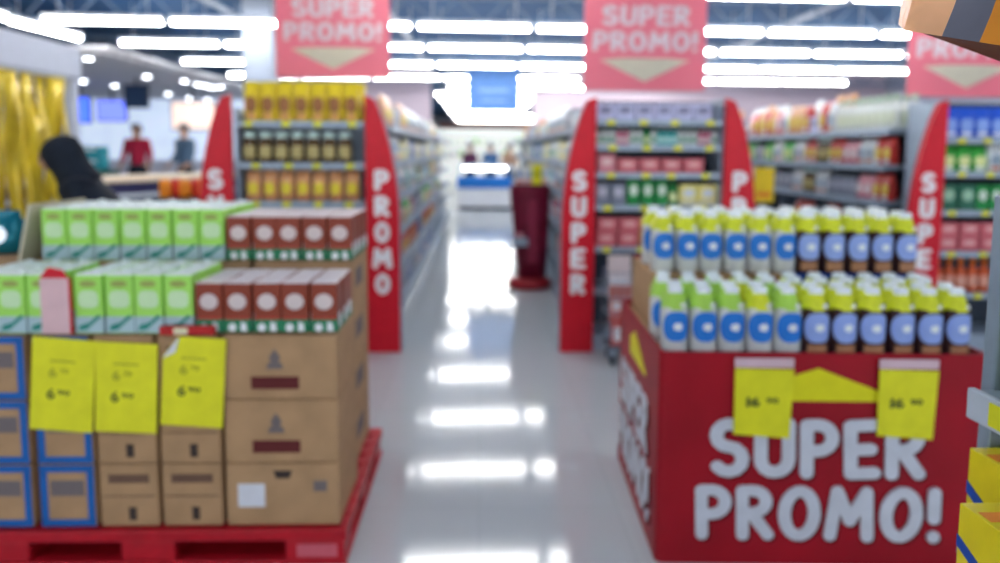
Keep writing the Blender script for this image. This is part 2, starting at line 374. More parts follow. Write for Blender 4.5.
def person(loc, rz, label, top, legs, hair, scarf=False, bow=0.0, s=1.0):
    r = empty('person', loc, rz); r.scale = (s, s, s); tag(r, label, 'person')
    # faces -Y ; bow leans upper body and head towards -Y
    def L(y, z):           # lean above the waist
        if z < 1.0: return y, z
        a = bow * min(1, (z - 1.0) / .35); dz = z - 1.0
        return y - math.sin(a) * dz, 1.0 + math.cos(a) * dz
    def P(x, y, z, q): yy, zz = L(y, z); return (x, yy, zz, q)
    spine = [P(0, 0, .95, .11), P(0, 0, 1.12, .09), P(0, 0, 1.3, .10), P(0, .01, 1.42, .07), P(0, -.005, 1.49, .05), P(0, -.015, 1.56, .075), P(0, -.02, 1.64, .095), P(0, -.015, 1.70, .07)]
    ch = [spine]
    for sx in (-1, 1):
        ch.append([P(0, 0, .95, .11), (sx * .10, 0, .86, .08), (sx * .11, -.01, .50, .055), (sx * .11, .01, .10, .04), (sx * .11, -.03, .045, .04), (sx * .11, -.15, .03, .03)])
        wr = P(sx * .25, -.14, .98, .026)
        ch.append([P(0, .01, 1.42, .07), P(sx * .17, .01, 1.40, .045), P(sx * .22, .0, 1.17, .036), wr, (wr[0], wr[1] - .06, wr[2] - .04, .03)])
        palm = (wr[0], wr[1] - .06, wr[2] - .04, .03)
        for k in range(4):
            ox = (k - 1.5) * .019; ln = [.062, .075, .07, .055][k]
            b0 = (palm[0] + ox, palm[1] - .035, palm[2] - .02, .010)
            ch.append([palm, b0, (b0[0], b0[1] - ln * .5, b0[2] - ln * .25, .009), (b0[0], b0[1] - ln * .8, b0[2] - ln * .7, .008)])
        ch.append([palm, (palm[0] - sx * .035, palm[1] - .02, palm[2] - .005, .010), (palm[0] - sx * .05, palm[1] - .05, palm[2] - .02, .009)])
    skinned('body', ch, SKIN, r)
    shirt = [[P(0, 0, .90, .16), P(0, 0, 1.12, .155), P(0, 0, 1.3, .165), P(0, .005, 1.40, .14), P(0, .0, 1.455, .085)]]
    for sx in (-1, 1):
        shirt.append([P(0, .005, 1.40, .14), P(sx * .17, .01, 1.39, .085), P(sx * .22, .0, 1.17, .066), P(sx * .248, -.13, .99, .05)])
    skinned('shirt', shirt, top, r)
    tr = [[(0, 0, 1.0, .14), (0, 0, .90, .145)]]
    for sx in (-1, 1): tr.append([(0, 0, .90, .14), (sx * .10, 0, .82, .10), (sx * .11, -.01, .50, .078), (sx * .11, .01, .12, .06)])
    skinned('trousers', tr, legs, r)
    for sx in (-1, 1): MB().loft([(0, .045, .12), (.03, .045, .12), (.07, .035, .07, 0, .04)], 14, 2.4, M=T(sx * .11, -.06, 0)).build('shoe', METDK, r)
    y, z = L(-.02, 1.63)
    Hm = T(0, y, z) @ RX(bow)
    if scarf:
        hh = [(-.24, .17, .15, 0, .03), (-.17, .15, .14, 0, .03), (-.10, .12, .13, 0, .02), (-.04, .125, .14, 0, .01), (.03, .128, .145, 0, .005), (.09, .105, .125, 0, .01), (.13, .06, .075, 0, .015), (.145, .01, .01, 0, .015)]
        MB().loft(hh, 20, 2, M=Hm).build('headscarf', hair, r)
        ck = [(.25, .27, .25), (.7, .25, .23), (1.0, .235, .21), (1.2, .24, .20), (1.36, .23, .17), (1.44, .15, .13), (1.50, .08, .08)]
        MB().loft([(L(.02, q)[1], a_, b_, 0, L(.02, q)[0]) for q, a_, b_ in ck], 24, 2.2).build('cloak', top, r)
        MB().loft([(-.07, .03, .03), (-.05, .06, .045), (0, .07, .05), (.05, .055, .045), (.075, .02, .03)], 16, 2, M=Hm @ T(0, -.098, .0)).build('face', SKIN, r)
    else:
        MB().loft([(-.06, .085, .05, 0, .055), (.0, .10, .07, 0, .04), (.05, .103, .105, 0, .01), (.09, .085, .09, 0, .01), (.12, .03, .04, 0, .01)], 18, 2, M=Hm).build('hair', hair, r)
    f = MB()
    off = -.15 if scarf else -.088
    f.loft([(-.025, .014, .012), (.0, .012, .014), (.03, .006, .006)], 8, 2, M=Hm @ T(0, off, -.0)); f.build('nose', SKIN, r)
    for sx in (-1, 1): MB().lathe([(.002, -.008), (.009, 0), (.002, .008)], 8, M=Hm @ T(sx * .032, off + .012, .025)).build('eye', METDK, r)
    MB().box(0, 0, 0, .04, .008, .01, bev=.003, M=Hm @ T(0, off + .008, -.045)).build('mouth', mat('lip', (.4, .12, .1), .5), r)
    return r
BLK = mat('black_cloth', (0.008, 0.014, 0.026), .8, vary=.2, bump=.2)
person((-2.62, 5.05, 0), -PI / 2 + .25, 'person in black headscarf and black clothes bending left before the yellow curtain', BLK, BLK, BLK, scarf=True, bow=.36, s=.94)
person((-6.62, 14.15, .27), .2, 'person in a dark red shirt standing beyond the pale counter', mat('red_shirt', (.35, .01, .04), .8), BLK, METDK)
person((-5.65, 14.0, .27), -.6, 'person in slate grey top beside the peach menu board', mat('slate_shirt', (.08, .14, .22), .8), BLK, METDK)
person((-.33, 23.5, 0), 0.4, 'person in dark maroon top, left of the two behind the freezer', mat('maroon_shirt', (.10, .03, .08), .8), BLK, METDK)
person((.33, 23.6, 0), -.3, 'person in blue top at the middle behind the freezer', mat('blue_shirt', (.06, .16, .36), .8), BLK, METDK)
person((.98, 24.2, 0), .2, 'person in tan top standing right of the blue-topped person', mat('tan_shirt', (.5, .3, .2), .8), BLK, METDK)

# ---------------------------------------------------------------- product kinds
def simple(name, parts):
    """first part is the root mesh, the rest its children"""
    root = None
    for nm, mb, m in parts:
        o = mb.build(name if root is None else nm, m, root)
        if root is None: root = o
    return root
def k_pouch(c1, c2, c3=(.85, .8, .75), name='snack_pouch', w=.055, h=.3):
    def f():
        a = mat('pch%s' % (c1,), c1, .3); b = mat('pch%s' % (c2,), c2, .35); c = mat('pch%s' % (c3,), c3, .4)
        return simple(name, [('', MB().loft([(0, w * .85, .03), (.02, w, .04), (h * .5, w * .98, .042), (h * .85, w * .97, .022), (h * .93, w, .003), (h, w, .003)], 16, 3.5), a),
            ('label', MB().disc_patch(w, .0425, 3.5, -PI / 2, .62, h * .42, h * .2, .002, 0), b),
            ('window', MB().disc_patch(w, .042, 3.5, -PI / 2, .5, h * .13, h * .07, .002, 0), c)])
    return f
def k_jar(cb, cl, name='jar', r=.05, h=.22, lab=(.75, .75, .7)):
    def f():
        return simple(name, [('', MB().lathe([(r * .9, 0), (r, .01), (r, h * .68), (r * .75, h * .8), (r * .75, h * .84)], 18), mat('jar%s' % (cb,), cb, .15)),
            ('lid', MB().lathe([(r * .82, h * .82), (r * .84, h * .84), (r * .84, h), (r * .8, h * 1.01)], 18), mat('lid%s' % (cl,), cl, .35)),
            ('label', MB().disc_patch(r, r, 2, -PI / 2, .95, h * .36, h * .2, .001, 0, False), mat('lab%s' % (lab,), lab, .5))])
    return f
def k_bottle(cb, cc, cl, name='bottle', r=.035, h=.24):
    def f():
        return simple(name, [('', MB().lathe([(r * .9, 0), (r, .008), (r, h * .58), (r * .85, h * .68), (r * .42, h * .8), (r * .4, h * .88)], 16), mat('bot%s' % (cb,), cb, .2)),
            ('cap', MB().lathe([(r * .5, h * .86), (r * .5, h * .99), (r * .42, h)], 14), mat('cap%s' % (cc,), cc, .4)),
            ('label', MB().disc_patch(r, r, 2, -PI / 2, 1.2, h * .33, h * .17, .001, 0, False), mat('lab%s' % (cl,), cl, .5))])
    return f
def k_box(cb, cl, w=.12, d=.07, h=.18, name='product_box', c3=None):
    def f():
        ms = [mat('pbx%s' % (cb,), cb, .4), mat('pbl%s' % (cl,), cl, .4), mat('pb3%s' % (c3 or cb,), c3 or cb, .4)]
        m = MB().box(0, 0, 0, w, d, h, bev=.003).box(0, -d / 2, h * .06, w * .9, .002, h * .16, mi=2)
        l = MB().prism([(w * .34 * math.cos(a), h * .22 * math.sin(a)) for a in [2 * PI * i / 18 for i in range(18)]], .002, M=T(0, -d / 2, h * .58) @ FRONT)
        return simple(name, [('', m, ms), ('label', l, ms[1])])
    return f
def k_tub(cb, cl, name='tub', r=.06, h=.12):
    def f():
        return simple(name, [('', MB().lathe([(r * .85, 0), (r, h * .85)], 18), mat('tub%s' % (cb,), cb, .4)), ('lid', MB().lathe([(r * 1.06, h * .84), (r * 1.06, h * .95), (r * .9, h)], 18), mat('tbl%s' % (cl,), cl, .4))])
    return f
YG = (.82, .62, .03)
BUILD.update({
 'p_yel': k_pouch(YG, (.35, .14, .04), (.75, .35, .12), w=.058, h=.30),
 'p_org': k_pouch((.75, .38, .18), (.82, .66, .05), (.5, .2, .1), w=.055, h=.23),
 'p_pnk': k_pouch((.72, .3, .36), (.85, .75, .75), (.5, .1, .12), w=.06, h=.2),
 'p_wht': k_pouch((.72, .76, .78), (.3, .4, .5), (.6, .2, .1), w=.055, h=.22),
 'p_red': k_pouch((.6, .05, .04), (.8, .6, .1), (.8, .8, .8), w=.058, h=.22),
 'p_grn': k_pouch((.05, .42, .06), (.75, .82, .35), (.8, .8, .75), w=.06, h=.2),
 'p_blu': k_pouch((.02, .10, .62), (.25, .4, .85), (.7, .75, .9), w=.065, h=.24),
 'j_drk': k_jar((.10, .06, .03), (.55, .74, .70), lab=(.5, .42, .18), h=.23, r=.055),
 'j_amb': k_jar((.28, .12, .02), (.6, .7, .66), lab=(.62, .66, .6), h=.2, r=.045),
 'b_teal': k_bottle((.03, .45, .45), (.8, .85, .85), (.5, .8, .78), h=.2),
 'b_wht': k_bottle((.72, .76, .76), (.35, .5, .45), (.3, .5, .4), h=.2),
 'b_pink': k_bottle((.62, .15, .25), (.85, .8, .8), (.8, .6, .65), h=.19),
 'b_grn': k_bottle((.04, .30, .08), (.1, .35, .12), (.7, .78, .4), h=.195),
 'b_org': k_bottle((.65, .12, .04), (.95, .22, .01), (.8, .4, .3), h=.26, r=.04),
 'b_milk': k_bottle((.78, .82, .78), (.5, .65, .5), (.75, .8, .62), name='bottle', h=.27, r=.045),
 'x_red': k_box((.62, .14, .17), (.8, .42, .42), w=.15, h=.11, name='product_box', d=.12),
 'x_pnk': k_box((.68, .25, .30), (.85, .6, .6), w=.13, h=.14),
 'x_lav': k_box((.55, .56, .78), (.25, .25, .4), w=.14, h=.13),
 'x_wht': k_box((.72, .74, .76), (.2, .35, .6), w=.10, h=.19, c3=(.6, .1, .1)),
 'x_yel': k_box((.82, .74, .25), (.7, .75, .8), w=.14, h=.16, c3=(.6, .6, .5)),
 'x_grn': k_box((.02, .30, .07), (.7, .8, .7), w=.09, h=.195),
 'x_dgr': k_box((.03, .16, .10), (.35, .6, .42), w=.13, h=.20, d=.1),
 'x_gry': k_box((.22, .25, .32), (.5, .5, .6), w=.11, h=.17),
 'x_blu': k_box((.05, .14, .42), (.7, .7, .8), w=.12, h=.17),
 't_wht': k_tub((.75, .78, .8), (.5, .6, .7)), 't_blk': k_tub((.04, .05, .06), (.12, .14, .15), r=.07, h=.1),
 't_tan': k_tub((.6, .42, .25), (.75, .65, .5)),
})
DESC = {'p_yel': ('yellow snack pouch', 'pouch'), 'p_org': ('orange snack pouch', 'pouch'), 'p_pnk': ('pink pouch', 'pouch'), 'p_wht': ('white pouch', 'pouch'),
 'p_red': ('red pouch', 'pouch'), 'p_grn': ('green pouch', 'pouch'), 'p_blu': ('deep blue pouch', 'pouch'), 'j_drk': ('dark jar', 'jar'), 'j_amb': ('amber jar', 'jar'),
 'b_teal': ('teal bottle', 'bottle'), 'b_wht': ('white bottle', 'bottle'), 'b_pink': ('pink bottle', 'bottle'), 'b_grn': ('green bottle', 'bottle'), 'b_org': ('orange capped bottle', 'bottle'),
 'b_milk': ('milky white bottle', 'bottle'), 'x_red': ('red box', 'box'), 'x_pnk': ('pink box', 'box'), 'x_lav': ('lavender box', 'box'), 'x_wht': ('white box', 'box'), 'x_yel': ('pale yellow box', 'box'),
 'x_grn': ('green box', 'box'), 'x_dgr': ('dark green box', 'box'), 'x_gry': ('grey box', 'box'), 'x_blu': ('blue box', 'box'), 't_wht': ('white tub', 'tub'), 't_blk': ('black tub', 'tub'), 't_tan': ('tan tub', 'tub')}
WID = {'p': .125, 'j': .12, 'b': .08, 'x': .15, 't': .14}
WIDX = {'b_org': .095, 'b_milk': .10, 'x_red': .17, 'x_wht': .12, 'x_grn': .11, 'x_gry': .125, 'x_blu': .135, 'x_pnk': .145}
def width(k): return WIDX.get(k, WID[k[0]])
LAMPZ = {}
# one line of goods along X facing the camera
def line_x(keys, x0, x1, y, z, where, group, rep=True, sc=1.0):
    x = x0; i = 0
    while True:
        k = keys[i % len(keys)] if rep else keys[min(i, len(keys) - 1)]
        w_ = width(k) * sc
        if x + w_ > x1 + .001: break
        place(k, (x + w_ / 2, y, z), 0, '%s, %s from left, %s' % (DESC[k][0], nth(i + 1), where), DESC[k][1], group, sc)
        x += w_; i += 1
def line_y(keys, xf, y0, y1, z, side, where, group, sc=1.0, chunk=3):
    """goods on a shelf along the aisle; side=+1 faces +X"""
    y = y0; i = 0; k = random.choice(keys); c = 0
    while y < y1:
        if c >= chunk: k = random.choice(keys); c = 0
        w_ = width(k) * sc
        if y + w_ > y1: break
        if k == 'p_yel': sc_ = .82
        elif k in ('b_milk', 'b_org'): sc_ = .93
        else: sc_ = sc
        place(k, (xf, y + w_ / 2, z), side * PI / 2, '%s, %s from near end, %s' % (DESC[k][0], nth(i + 1), where), DESC[k][1], group, sc_)
        y += w_ + .004; i += 1; c += 1

# ---------------------------------------------------------------- end caps with red fins
FIN = [(0, 0), (.25, 0), (.25, 1.02), (.245, 1.15), (.232, 1.28), (.212, 1.42), (.185, 1.56), (.150, 1.70), (.112, 1.82), (.07, 1.92), (0, 1.95)]
def fin(x, y, side, word, label):
    """side=-1: curve to the left"""
    pts = [(side * a, b) for a, b in FIN]
    r = MB().prism(pts, .05, M=T(0, .05, 0) @ FRONT).build('promo_fin', RED); r.location = (x, y, 0); tag(r, label, 'sign')
    MB().prism([(side * (a + (.012 if a > 0 else 0)), b) for a, b in FIN], .012, M=T(0, .064, 0) @ FRONT).build('edge_trim', METAL, r)
    for i, ch in enumerate(word):
        z = 1.32 - i * .197
        MB().strokes(ch, .115 if ch != 'M' else .15, .160, M=T(side * .122, -.0005 , z) @ FRONT, pen=.15, d=.004).build('letter', WHITE, r)
    return r
def endcap(x0, x1, shelves, label, y=5.47, top=1.95, d=.42):
    r = empty('end_shelving_unit', ((x0 + x1) / 2, y, 0)); w_ = x1 - x0; tag(r, label, 'shelving unit')
    MB().box(0, d + .01, 0, w_, .03, top).build('back_panel', METDK if x0 > 0 else METAL, r)
    MB().box(0, d / 2, 0, w_, d, .12, bev=.005).build('base', METAL, r)
    for s in (-1, 1): MB().box(s * (w_ / 2 + .012), d / 2 + .03, 0, .022, d, top).build('upright', METAL, r)
    for z in shelves:
        s = MB().box(0, d / 2, z - .025, w_ - .004, d, .025).build('shelf', METAL, r)
        MB().box(0, -.008, z - .04, w_ - .004, .014, .045, bev=.002).build('price_rail', METAL, s)
        for i in range(4):
            MB().box((-1.5 + i) * w_ / 4 + random.uniform(-.03, .03), -.017, z - .036, .06, .003, .036).build('price_tag', YEL, s)
    return r
xL0, xL1 = -1.82, -.87; xM0, xM1 = .88, 1.84; xR0, xR1 = 3.56, 4.52
fin(-1.85, 5.42, -1, 'SUPER', 'red curved fin reading SUPER, left end of the left end display'); fin(-.86, 5.42, 1, 'PROMO', 'red curved fin reading PROMO beside the main aisle')
fin(.87, 5.42, -1, 'SUPER', 'red curved fin reading SUPER beside the main aisle'); fin(1.85, 5.42, 1, 'PROMO', 'red curved fin reading PROMO, behind the bin bottles')
fin(3.55, 5.42, -1, 'SUPER', 'red curved fin reading SUPER at the far right of photo'); fin(4.54, 5.42, 1, 'PROMO', 'red curved fin reading PROMO, past the right frame edge')
endcap(xL0, xL1, (.50, .84, 1.15, 1.44, 1.75), 'end shelving unit with yellow pouches and jars, left of aisle', top=1.85)
endcap(xM0, xM1, (.48, .81, 1.13, 1.38, 1.59, 1.78), 'end shelving unit with bottles and red boxes, right of aisle')
endcap(xR0, xR1, (.45, .78, 1.10, 1.40, 1.66), 'end shelving unit with deep blue and green packs, far right')
ye = 5.56
line_x(['p_yel'], xL0 + .03, xL1, ye, 1.753, 'top of left end unit', 'yellow pouches on the left end unit')
line_x(['p_yel'], xL0 + .06, xL1, ye + .12, 1.753, 'back line on top of left end unit', 'yellow pouches on the left end unit')
line_x(['j_drk'], xL0 + .01, xL1, ye, 1.443, 'second shelf of left end unit', 'jars on the left end unit')
line_x(['p_org'], xL0 + .03, xL1, ye, 1.153, 'third shelf of left end unit', 'orange pouches on the left end unit')
line_x(['x_pnk', 'x_wht'], xL0, xL1, ye, .843, 'fourth shelf of left end unit', 'boxes on the left end unit')
line_x(['x_lav'], xM0, xM1, ye, 1.783, 'top of middle end unit', 'lavender boxes on the middle end unit')
line_x(['b_wht', 'b_wht', 'b_wht', 'b_pink', 'b_pink', 'b_wht', 'b_wht', 'b_grn', 'b_wht', 'b_teal', 'b_teal', 'b_teal'], xM0, xM1, ye - .02, 1.593, 'second shelf of middle end unit', 'bottles on the middle end unit', True, .66)
line_x(['x_pnk', 'x_red', 'x_red', 'x_red', 'x_red', 'x_wht', 't_wht'], xM0 + .02, xM1, ye, 1.383, 'third shelf of middle end unit', 'small boxes on the middle end unit')
line_x(['x_gry', 'x_gry', 'x_grn', 'x_grn', 'x_grn', 'b_grn', 'x_yel', 'x_yel'], xM0, xM1, ye, 1.133, 'fourth shelf of middle end unit', 'green boxes on the middle end unit')
line_x(['x_red', 'x_red', 'p_org', 'b_pink'], xM0 + .01, xM1, ye, .813, 'fifth shelf of middle end unit', 'red boxes on the middle end unit')
for q in (.111,): line_x(['x_red', 'x_red'], xM0 + .02, xM0 + .37, ye, .814 + q, '%s layer, fifth shelf of middle end unit' % ('second' if q < .2 else 'third'), 'red boxes on the middle end unit')
line_x(['p_blu'], xR0 + .02, xR1, ye, 1.663, 'top shelf of right end unit', 'blue pouches on the right end unit')
line_x(['p_grn', 'p_grn', 'p_grn', 'p_wht', 'p_wht'], xR0 + .02, xR1, ye, 1.403, 'second shelf of right end unit', 'green pouches on the right end unit')
line_x(['x_dgr', 'x_dgr', 'x_grn', 'x_grn', 'x_dgr'], xR0 + .02, xR1, ye, 1.103, 'third shelf of right end unit', 'green boxes on the right end unit')
line_x(['x_red'], xR0 + .02, xR1, ye, .783, 'fourth shelf of right end unit', 'red boxes on the right end unit')
line_x(['x_red'], xR0 + .02, xR1, ye, .783 + .111, 'second layer, fourth shelf of right end unit', 'red boxes on the right end unit')
line_x(['b_org'], xR0 + .02, xR1 - .4, ye, .453, 'fifth shelf of right end unit', 'orange capped bottles on the right end unit')

# hanging banners
BAN = mat('banner_veiled_red', (0.85, 0.30, 0.38), .5, vary=.05, scale=2, trans=.45)  # red paled so the colour carries the veil of glare
BANW = mat('banner_white', (0.9, 0.86, 0.9), .5, trans=.4)
BANY = mat('banner_cream', (0.95, 0.90, 0.72), .5, trans=.4)
def banner(x, y, z0, w_, h, label):
    r = MB().box(0, 0, 0, w_, .012, h, bev=.003).build('hanging_banner', BAN); r.location = (x, y, z0); tag(r, label, 'sign')
    s = w_
    MB().strokes('SUPER', .72 * s, .165 * s, M=T(0, -.0065, .60 * s) @ FRONT, jit=.05, d=.003).build('lettering', BANW, r)
    MB().strokes('PROMO!', .86 * s, .165 * s, M=T(0, -.0065, .395 * s) @ FRONT, jit=.05, d=.003).build('lettering', BANW, r)
    MB().prism([(-.37 * s, .245 * s), (0, .07 * s), (.37 * s, .245 * s), (.2 * s, .262 * s), (-.2 * s, .262 * s)], .003, M=T(0, -.006, 0) @ FRONT).build('arrow', BANY, r)
    for q in (-.4, .4): MB().tube([(q * w_, 0, h - .005), (q * w_, 0, 4.0 - z0)], .004, 6).build('cord', METAL, r)
    MB().box(0, 0, h - .01, w_ * 1.02, .025, .025).build('top_rail', METAL, r)
banner(-1.26, 6.3, 2.16, .97, .98, 'hanging SUPER PROMO! banner above the left end unit')
banner(1.42, 6.3, 2.07, 1.06, 1.0, 'hanging SUPER PROMO! banner above the middle end unit')
banner(4.26, 6.3, 2.04, 1.06, 1.0, 'hanging SUPER PROMO! banner partly behind the orange bag')

# ---------------------------------------------------------------- aisle gondolas
def b_bay():
    r = empty('aisle_shelving_bay'); L = 1.3; d = .42            # faces +X, runs along +Y from 0 to L
    MB().box(-d - .015, L / 2, 0, .03, L, 1.95).build('back_panel', METDK, r)
    MB().box(-d / 2, L / 2, 0, d, L - .01, .12).build('base', METAL, r)
    MB().box(-d / 2 - .10, .012, 0, .22, .024, 1.73).box(-.02, .012, .0, .04, .024, .12).build('upright', METAL, r)
    for z in (.46, .80, 1.13, 1.44, 1.74):
        s = MB().box(-d / 2, L / 2, z - .03, d, L - .03, .03).build('shelf', METAL, r)
        MB().box(.008, L / 2, z - .045, .014, L - .03, .05).build('price_rail', METAL, s)
    return r
BUILD['bay'] = b_bay
def run(xf, side, y0, n, place_name, keys, big, sc=1.0, ny=None, grp=None):
    for i in range(n):
        yy = y0 + i * 1.3 if side > 0 else y0 + (i + 1) * 1.3
        place('bay', (xf, yy, 0), 0 if side > 0 else PI, 'grey aisle shelving bay, %s from the near end, %s' % (nth(i + 1), place_name), 'shelving unit', 'shelving bays ' + place_name)
    for j, z in enumerate((.123, .463, .803, 1.133, 1.443, 1.743)):
        if ny and ny[j] <= 0: continue
        line_y(keys[j % len(keys)], xf - side * .09, y0 + .03, y0 + (ny[j] if ny else n * 1.3) - .02, z, side, '%s level, %s' % (['floor', 'first shelf', 'second shelf', 'third shelf', 'fourth shelf', 'top shelf'][j], place_name), 'goods ' + place_name, sc, 4 if xf < 3 else 2)
MIX = [['x_wht', 'x_gry', 'x_blu', 't_wht'], ['p_wht', 'p_red', 'x_blu', 'x_wht', 'b_org'], ['x_gry', 'x_wht', 'p_grn', 't_tan', 'b_wht', 'b_pink'], ['p_wht', 'b_teal', 'x_wht', 'j_amb', 'p_yel'], ['x_wht', 'x_blu', 'p_wht', 'x_yel', 'b_wht', 'b_milk'], ['x_gry', 'p_wht', 'x_lav', 'b_milk', 't_wht', 'p_org']]
run(-.74, 1, 5.98, 9, 'left of main aisle', MIX, 0, 1.15, (6, 7, 8, 9, 9, 9))
run(.80, -1, 5.98, 9, 'right of main aisle', MIX, 0, 1.15, (0, 2, 4, 8, 8, 8))
MIX2 = [['x_wht', 'x_red'], ['x_gry', 'x_wht'], ['p_red', 't_tan', 'x_gry'], ['x_gry', 'p_red', 'p_pnk', 'j_drk', 'p_wht', 'x_wht'], ['x_gry', 'p_wht', 'j_drk', 'p_grn', 'p_red', 'p_pnk'], ['p_org', 'p_wht', 'p_red', 't_tan', 'p_yel', 'p_wht', 'p_pnk', 'b_milk']]
run(3.42, -1, 5.98, 8, 'right of second aisle', MIX2, 0, 1.08, (0, 0, 2, 6, 7, 0))
for j, (q, z) in enumerate(((0, 1.743), (.17, 1.90), (.34, 2.03))):
    ks = ['p_org', 'p_wht', 'p_red', 'p_org', 'x_lav', 'p_wht', 'p_pnk', 'p_org', 'x_gry']
    y = 5.99 + (.0 if j < 2 else 1.2); i = 0
    while y < 6.9 and j < 2:
        place('b_milk', (3.5 + q, y + .06, 1.745), PI / -2, 'tall milky white bottle, %s from near end, %s line on top of second aisle shelving' % (nth(i + 1), ['front', 'back'][j]), 'bottle', 'milky bottles on top of second aisle shelving', 1.1); y += .125; i += 1
    if j < 2:
        y = 7.0; i = 0
        while y < 11.6:
            k = random.choice(ks); place(k, (3.5 + q, y + .08, 1.745 if j == 0 else 1.745), -PI / 2, '%s, %s from near end, %s line on top of second aisle' % (DESC[k][0], nth(i + 1), ['front', 'back'][j]), DESC[k][1], 'heaped packs on top of second aisle shelving', [1.3, 1.65][j]); y += [.18, .22][j]; i += 1
# left side of the second aisle (back of the middle gondola)
run(1.98, 1, 5.98, 4, 'left of second aisle', MIX, 0, 1.1, (0, 0, 0, 0, 3, 3))
# yellow sign by the second aisle
r = empty('yellow_sign_stand', (2.62, 6.6, 0)); tag(r, 'yellow sign on a post right of the P fin', 'sign')
MB().lathe([(.16, 0), (.16, .02), (.02, .04)], 18).tube([(0, 0, .03), (0, 0, 1.2)], .012).build('post', METAL, r)
MB().box(0, -.014, 1.08, .19, .01, .32, bev=.003).build('board', mat('sign_amber', (.85, .6, .02), .5), r)
MB().box(0, -.021, 1.13, .13, .003, .05).build('red_band', mat('orange_band', (.8, .25, .02), .5), r)

# maroon display stand in the aisle
r = empty('maroon_display_stand', (.56, 8.1, 0)); tag(r, 'maroon display stand with round base projecting into the main aisle', 'display stand')
MAR = mat('maroon_board', (.17, .006, .03), .45, vary=.2)
MB().lathe([(.22, 0), (.24, .02), (.24, .09), (.18, .12)], 24).build('base', mat('red_base', (.40, .02, .03), .4), r)
MB().loft([(.12, .16, .14, .03, 0), (.5, .19, .16, .02, 0), (1.0, .22, .18, .0, 0), (1.12, .225, .19, .0, 0), (1.14, .225, .19, 0, 0)], 24, 3).build('body', MAR, r)
MB().box(.02, -.178, .30, .10, .02, .7, bev=.004).build('stripe', mat('wine_stripe', (.3, .02, .06), .4), r)
MB().box(-.12, -.215, .5, .17, .11, .03).box(-.12, -.27, .5, .17, .01, .09).build('pocket', METAL, r)
MB().box(0, 0, 1.14, .40, .34, .03, bev=.005).build('tray', MAR, r)
for i in range(3): place('x_wht', (.44 + .115 * i, 8.05, 1.173), 0, 'white box on the maroon display stand, %s from left' % nth(i + 1), 'box', 'goods on the maroon stand')
place('p_pnk', (.44, 7.862, .534), 0, 'pink pouch in the side pocket of the maroon display stand', 'pouch', 'goods on the maroon stand', .55)
o = MB().box(0, 0, 0, .11, .01, .22, bev=.003).build('price_card', YEL); o.location = (.62, 7.88, 1.175); tag(o, 'yellow price card standing on the maroon display stand', 'price card')
MB().text('50', .07, .05, M=T(0, -.005, .12) @ FRONT, bold=.03).build('price', INK, o)

# far end: chest freezer, blue hanging sign, shelves beyond
r = empty('chest_freezer', (.12, 19.2, 0)); tag(r, 'blue and white chest freezer with lit canopy at the aisle end', 'freezer')
MB().box(0, 0, .06, 1.45, .8, .72, bev=.03).build('body', WHITE, r)
MB().box(0, -.41, .55, 1.45, .03, .30, bev=.01).build('blue_band', mat('freezer_blue', (.01, .18, .62), .4), r)
MB().box(0, 0, 0, 1.4, .74, .06).build('plinth', METDK, r)
MB().box(0, 0, .80, 1.42, .78, .04, bev=.01).build('glass_lid', mat('lid_blue', (.02, .22, .6), .2), r)
for s in (-.68, .68): MB().box(s, .3, .84, .04, .04, .28).build('post', METAL, r)
MB().box(0, .2, 1.10, 1.45, .4, .05).build('canopy', METAL, r)
MB().tube([(-.58, -.02, 1.06), (.58, -.02, 1.06)], .035, 10).build('canopy_lamp', mat('canopy_tube', (.92, .96, 1), vary=0, emit=6), r)
r = MB().box(0, 0, 0, 1.2, .06, 1.06, bev=.01).build('hanging_sign', mat('sign_blue', (.10, .25, .60), .5, vary=.12, scale=5)); r.location = (.30, 17.0, 2.46); tag(r, 'blue hanging sign in front of the far ceiling lights', 'sign')
MB().box(0, -.035, .2, .6, .006, .06).box(0, -.035, .42, .7, .006, .1).build('lettering_block', mat('sign_lightblue', (.25, .42, .75), .5), r)
for q in (-.4, .4): MB().tube([(q, 0, 1.05), (q, 0, 1.54)], .006, 6).build('cord', METAL, r)
r = empty('wall_shelving_unit', (.3, 30, 0)); tag(r, 'bright white back-wall shelving behind the freezer', 'shelving unit')
MB().box(0, .3, 0, 5, .05, 2.4).build('back_panel', mat('glow_back_board', (.85, .88, .84), .5, emit=.25), r)  # weak emission makes the panel look brightly lit, no lamp behind it
for i, z in enumerate((.2, .7, 1.2, 1.7, 2.2)): MB().box(0, .1, z, 5, .4, .04).build('shelf', WHITE, r)
for j, z in enumerate((1.24, 1.74)):
    for i in range(12):
        k = ['b_milk', 'b_wht', 'p_wht', 'b_grn', 'p_grn', 'x_wht'][(i * 5 + j * 2) % 6]
        place(k, (-1.4 + i * .3, 30.05, z), 0, '%s, %s from left, %s shelf of back-wall shelving' % (DESC[k][0], nth(i + 1), ['lower', 'upper'][j]), DESC[k][1], 'goods on the back-wall shelving', 1.4)

